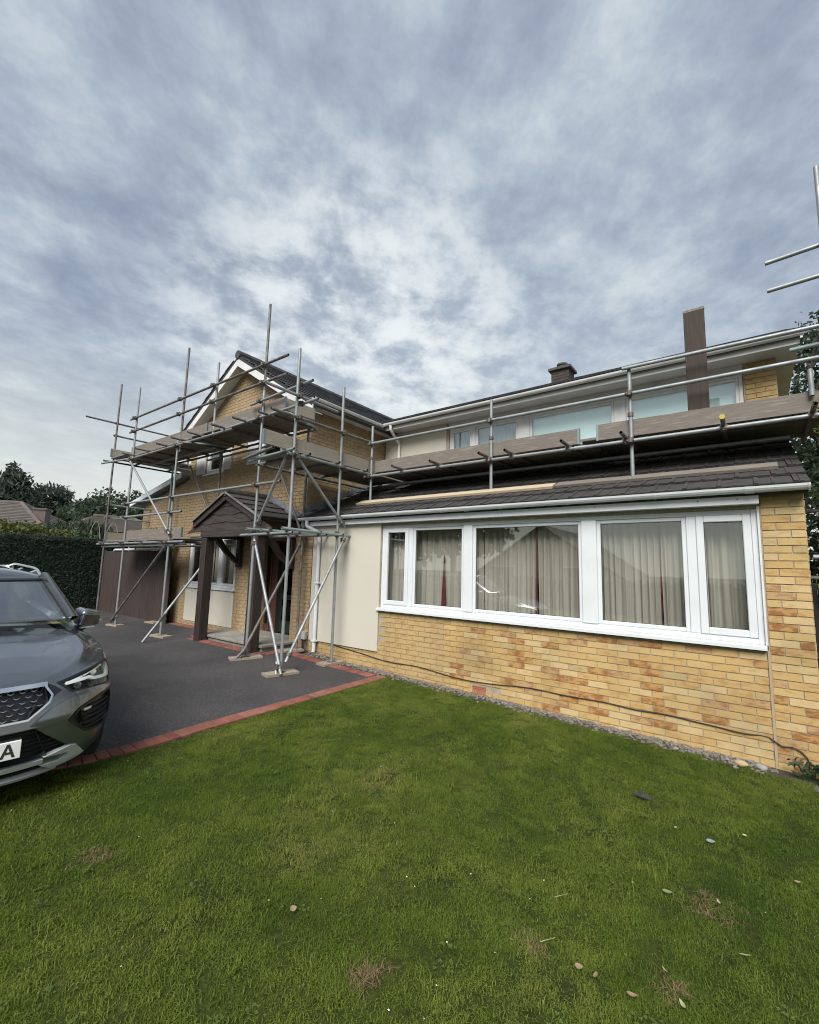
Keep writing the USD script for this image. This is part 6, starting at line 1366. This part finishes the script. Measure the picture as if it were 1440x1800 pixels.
def tuft(rng, n, rad, h0, h1, wd, lean=.9):
    V, F = [], []
    for k in range(n):
        a = rng.uniform(0, 6.283); r = rad * math.sqrt(rng.uniform()); c = np.array([r * math.cos(a), r * math.sin(a), -.004]); h = rng.uniform(h0, h1); b = rng.uniform(0, 6.283); le = abs(rng.normal(0, lean)) + .15
        d = np.array([math.cos(b), math.sin(b), 0]); s = np.array([-d[1], d[0], 0]) * rng.uniform(.6, 1.2) * wd / 2
        p1 = c + d * h * .30 * le * .6 + np.array([0, 0, h * .62]); p2 = c + d * h * le * .9 + np.array([0, 0, h * max(.25, 1.05 - .38 * le)])
        i = len(V); V += [c - s, c + s, p1 + s * .8, p1 - s * .8, p2]; F += [[i, i + 1, i + 2], [i, i + 2, i + 3], [i + 3, i + 2, i + 4]]
    return np.array(V), np.array(F)
def instancer(name, label, protos, P, rng, m, smin=.7, smax=1.25, cat='grass'):
    pi = UsdGeom.PointInstancer.Define(stage, '/World/' + name); tag(pi, label, cat, None, 'stuff'); rel = pi.CreatePrototypesRel()
    for k, q in enumerate(protos):
        u = usdkit.mesh(stage, f'/World/{name}/tuft_{k:03d}' if k else f'/World/{name}/tuft', q, m); rel.AddTarget(u.GetPath())
    n = len(P); a = rng.uniform(0, 2 * math.pi, n); tl_ = rng.normal(0, .06, (n, 2)); s = rng.uniform(smin, smax, n)
    q = np.stack([np.cos(a / 2), tl_[:, 0], tl_[:, 1], np.sin(a / 2)], 1); q /= np.linalg.norm(q, axis=1, keepdims=True)
    pi.CreateProtoIndicesAttr(Vt.IntArray.FromNumpy(rng.integers(0, len(protos), n).astype(np.int32))); pi.CreatePositionsAttr(Vt.Vec3fArray.FromNumpy(P.astype(np.float32)))
    pi.CreateOrientationsAttr(Vt.QuathArray([Gf.Quath(float(x[0]), float(x[1]), float(x[2]), float(x[3])) for x in q])); pi.CreateScalesAttr(Vt.Vec3fArray.FromNumpy(np.stack([s, s, s * rng.uniform(.75, 1.2, n)], 1).astype(np.float32)))
rng = np.random.default_rng(51)
from shapely import contains_xy, prepare
gp = Polygon([tuple(p) for p in edge if p[1] > -7] + [(-4.6, -6.9), (2.6, -6.9), (2.6, -0.22), (-4.93, -0.22)]).buffer(-.01); prepare(gp)
N = 26000; xy = np.stack([rng.uniform(-5.4, 2.6, N), rng.uniform(-6.9, -.2, N)], 1); xy = xy[contains_xy(gp, xy[:, 0], xy[:, 1])]
def gpx(px, py):
    r = pixel_ray(px, py); t = -CAM[2] / r[2]
    for _ in range(4): p = CAM + r * t; t = (float(lawn_z(np.array([p[0]]), np.array([p[1]]))[0]) - CAM[2]) / r[2]
    return CAM + r * t
bare = [(gpx(938, 1662), .055), (gpx(655, 1725), .09), (gpx(172, 1508), .10), (gpx(1240, 1595), .12), (gpx(1180, 1748), .06)]
keep = np.ones(len(xy), bool)
for c, r in bare: keep &= (np.hypot(*(xy - c[:2]).T) > r) | (rng.uniform(0, 1, len(xy)) < .55)
xy = xy[keep]; P = np.c_[xy, lawn_z(xy[:, 0], xy[:, 1]) + .003]
protos = [tuft(rng, 60, .06, .010, .028, .0032) for _ in range(6)]
instancer('grass', 'short mown green lawn grass in front of the extension', protos, P, rng, GRASS)
xy = np.vstack([c[:2] + rng.normal(0, r * .55, (int(11 * r / .06), 2)) for c, r in bare]); instancer('dead_grass', 'brown dead patches of grass in the lawn', [tuft(rng, 16, .03, .012, .035, .003, 1.5) for _ in range(3)], np.c_[xy, lawn_z(xy[:, 0], xy[:, 1]) + .006], rng, DEAD)
n = 260; cl = meshkit.fbm(np.c_[rng.uniform(-5.2, 1.2, 4000), rng.uniform(-6.5, -.4, 4000), np.zeros(4000)] * .8, 3); 
xy = np.c_[rng.uniform(-5, 1.2, 900), rng.uniform(-6.3, -.4, 900)]; k_ = meshkit.fbm(np.c_[xy * .8, 0 * xy[:, 0]], 3, 9); xy = xy[(k_ > .54) & contains_xy(gp, xy[:, 0], xy[:, 1])][:n]
instancer('tall_grass', 'longer coarse grass tufts scattered over the lawn', [tuft(rng, 16, .035, .04, .085, .0042, 1.1) for _ in range(3)], np.c_[xy, lawn_z(xy[:, 0], xy[:, 1])], rng, GRASS)
# clover and small weeds in patches
def clover():
    V, F = [], []
    for q in range(7):
        c = np.array([rng.normal(0, .018), rng.normal(0, .018), rng.uniform(.016, .03)])
        for k in range(3):
            a = k * 2.094 + q; d = np.array([math.cos(a), math.sin(a), .1]); s = np.array([-d[1], d[0], 0]); i = len(V); L = .0065
            V += [c, c + d * L * .6 + s * L * .55, c + d * L * 1.15, c + d * L * .6 - s * L * .55]; F += [[i, i + 1, i + 2], [i, i + 2, i + 3]]
    return np.array(V), np.array(F)
cxy = np.c_[rng.uniform(-5, 1.4, 30000), rng.uniform(-6.2, -.3, 30000)]; k_ = meshkit.fbm(np.c_[cxy * 1.5, 0 * cxy[:, 0]], 4, 17); cxy = cxy[(k_ > .50) & contains_xy(gp, cxy[:, 0], cxy[:, 1])][:500]
instancer('clover', 'darker patches of clover and small weeds in the lawn', [clover() for _ in range(4)], np.c_[cxy, lawn_z(cxy[:, 0], cxy[:, 1]) + .004], rng, mat('clover_leaf', (0.075, 0.125, 0.022), (0.11, 0.16, 0.032), scale=8, rough=.6, transl=.3), .8, 1.4, 'clover')
# daisies
def daisy():
    V = [[0, 0, .034]]; F = []
    for k in range(12):
        a = k * math.pi / 6; V.append([.0075 * math.cos(a), .0075 * math.sin(a), .036 if k % 2 else .033])
    for k in range(12): F.append([0, 1 + k, 1 + (k + 1) % 12])
    return np.array(V), np.array(F)
dxy = np.vstack([gpx(690, 1345)[:2] + rng.normal(0, .12, (16, 2)), np.c_[rng.uniform(-4.8, .6, 60), rng.uniform(-5.0, -.6, 60)]])
instancer('daisies', 'tiny white daisies dotted through the lawn', [daisy()], np.c_[dxy, lawn_z(dxy[:, 0], dxy[:, 1])], rng, mat('daisy_white', (0.62, 0.62, 0.57), rough=.7), .35, .6, 'daisies')
# fallen leaves and litter
LEAFC = {'green': mat('fallen_leaf_green', (0.10, 0.15, 0.05), (0.14, 0.19, 0.07), scale=40, rough=.5), 'pale': mat('fallen_leaf_pale', (0.24, 0.25, 0.12), (0.31, 0.30, 0.165), scale=40, rough=.6), 'tan': mat('fallen_leaf_tan', (0.20, 0.13, 0.075), (0.26, 0.175, 0.10), scale=40, rough=.7), 'grey': mat('fallen_leaf_grey', (0.14, 0.18, 0.16), (0.2, 0.24, 0.2), scale=40, rough=.6)}
def leaf(p, L, wd, ang, tilt, curl, c, label):
    L, wd = L * .72, wd * .72
    t = np.linspace(0, 1, 9); w_ = wd * np.sin(math.pi * t ** .8) ** .8 * .5; V = []; F = []
    for k in range(9):
        x = (t[k] - .5) * L; z = curl * (t[k] - .5) ** 2 * 4 * L
        V += [[x, -w_[k], z + w_[k] * .35], [x, 0, z], [x, w_[k], z + w_[k] * .35]]
    for k in range(8):
        a = k * 3; F += [[a, a + 3, a + 4], [a, a + 4, a + 1], [a + 1, a + 4, a + 5], [a + 1, a + 5, a + 2]]
    V = np.array(V); ca, sa_ = math.cos(ang), math.sin(ang); ct, st2 = math.cos(tilt), math.sin(tilt)
    V = V @ np.array([[1, 0, 0], [0, ct, st2], [0, -st2, ct]]); V = V @ np.array([[ca, sa_, 0], [-sa_, ca, 0], [0, 0, 1]])
    add('fallen_leaf', (V + p + np.array([0, 0, .034]), np.array(F)), LEAFC[c], None, label, 'leaf', 'fallen leaves on the lawn', smooth=True)
for (px, py, L, wd, an, c, lab) in ((1250, 1489, .075, .04, .4, 'grey', 'dull grey green leaf on the lawn below the brick pier'), (1174, 1580, .075, .032, .3, 'green', 'largest green leaf lying on the right half of the lawn'), (1264, 1598, .055, .02, 1.9, 'pale', 'pale pointed leaf next to the brown patch at the right'),
    (1311, 1694, .07, .024, .5, 'pale', 'long pale leaf near the right bottom of the lawn'), (1170, 1722, .05, .022, -.6, 'pale', 'pale leaf between the two bottom brown patches at the right'), (1201, 1783, .06, .022, 2.2, 'pale', 'pale leaf at the very bottom of the lawn'),
    (515, 1611, .05, .04, 1.2, 'tan', 'brown curled leaf standing in the lawn left of centre'), (1310, 1478, .04, .022, .2, 'pale', 'small pale leaf right of the grey green leaf'), (1188, 1464, .035, .02, 1.0, 'pale', 'small pale leaf left of the grey green leaf'),
    (1112, 1766, .06, .028, .3, 'tan', 'tan leaf at the bottom of the lawn right of the dark green tuft'), (1048, 1730, .05, .03, 1.7, 'tan', 'brown leaf on the lawn below the red brown patch'), (1018, 1715, .05, .035, .4, 'tan', 'broad tan leaf just left of the brown leaf'), (1162, 1374, .04, .018, 1.2, 'pale', 'small pale leaf on the lawn nearest the wall'), (1232, 1618, .035, .018, .2, 'pale', 'tiny pale leaf under the orange brown patch'), (900, 1667, .03, .022, .3, 'pale', 'tiny pale leaf left of the red brown patch'), (1403, 1562, .05, .025, .5, 'tan', 'tan leaf by the right edge of the lawn')):
    leaf(gpx(px, py), L, wd, an, rnd.uniform(-.5, .5), rnd.uniform(.05, .2), c, lab)
p = gpx(1130, 1408) + np.array([0, 0, .03])
tk = thing('roof_slate_shard', 'dark grey broken shard lying on the lawn near the wall', 'shard', tuple(p))
add('flake', prism_z([(-.07 + p[0], p[1] - .01), (p[0] - .02, p[1] + .03), (p[0] + .03, p[1] + .015), (p[0] + .08, p[1] - .012), (p[0] + .02, p[1] - .02)], p[2], p[2] + .012), TILE2, tk); add('chip', bar(p + [-.03, 0, .01], p + [.0, .015, .05], .02, .008), TILE2, tk)
for px, py, lab in ((950, 1668, 'thin dry straw beside the red brown patch'), (975, 1588, 'thin pale stalk left of the pointed leaf')):
    p = gpx(px, py) + np.array([0, 0, .03]); add('dry_stalk', sweep([p, p + [.03, .02, .012], p + [.05, .06, .006]], .0014, 4), LEAFC['pale'], None, lab, 'stalk')
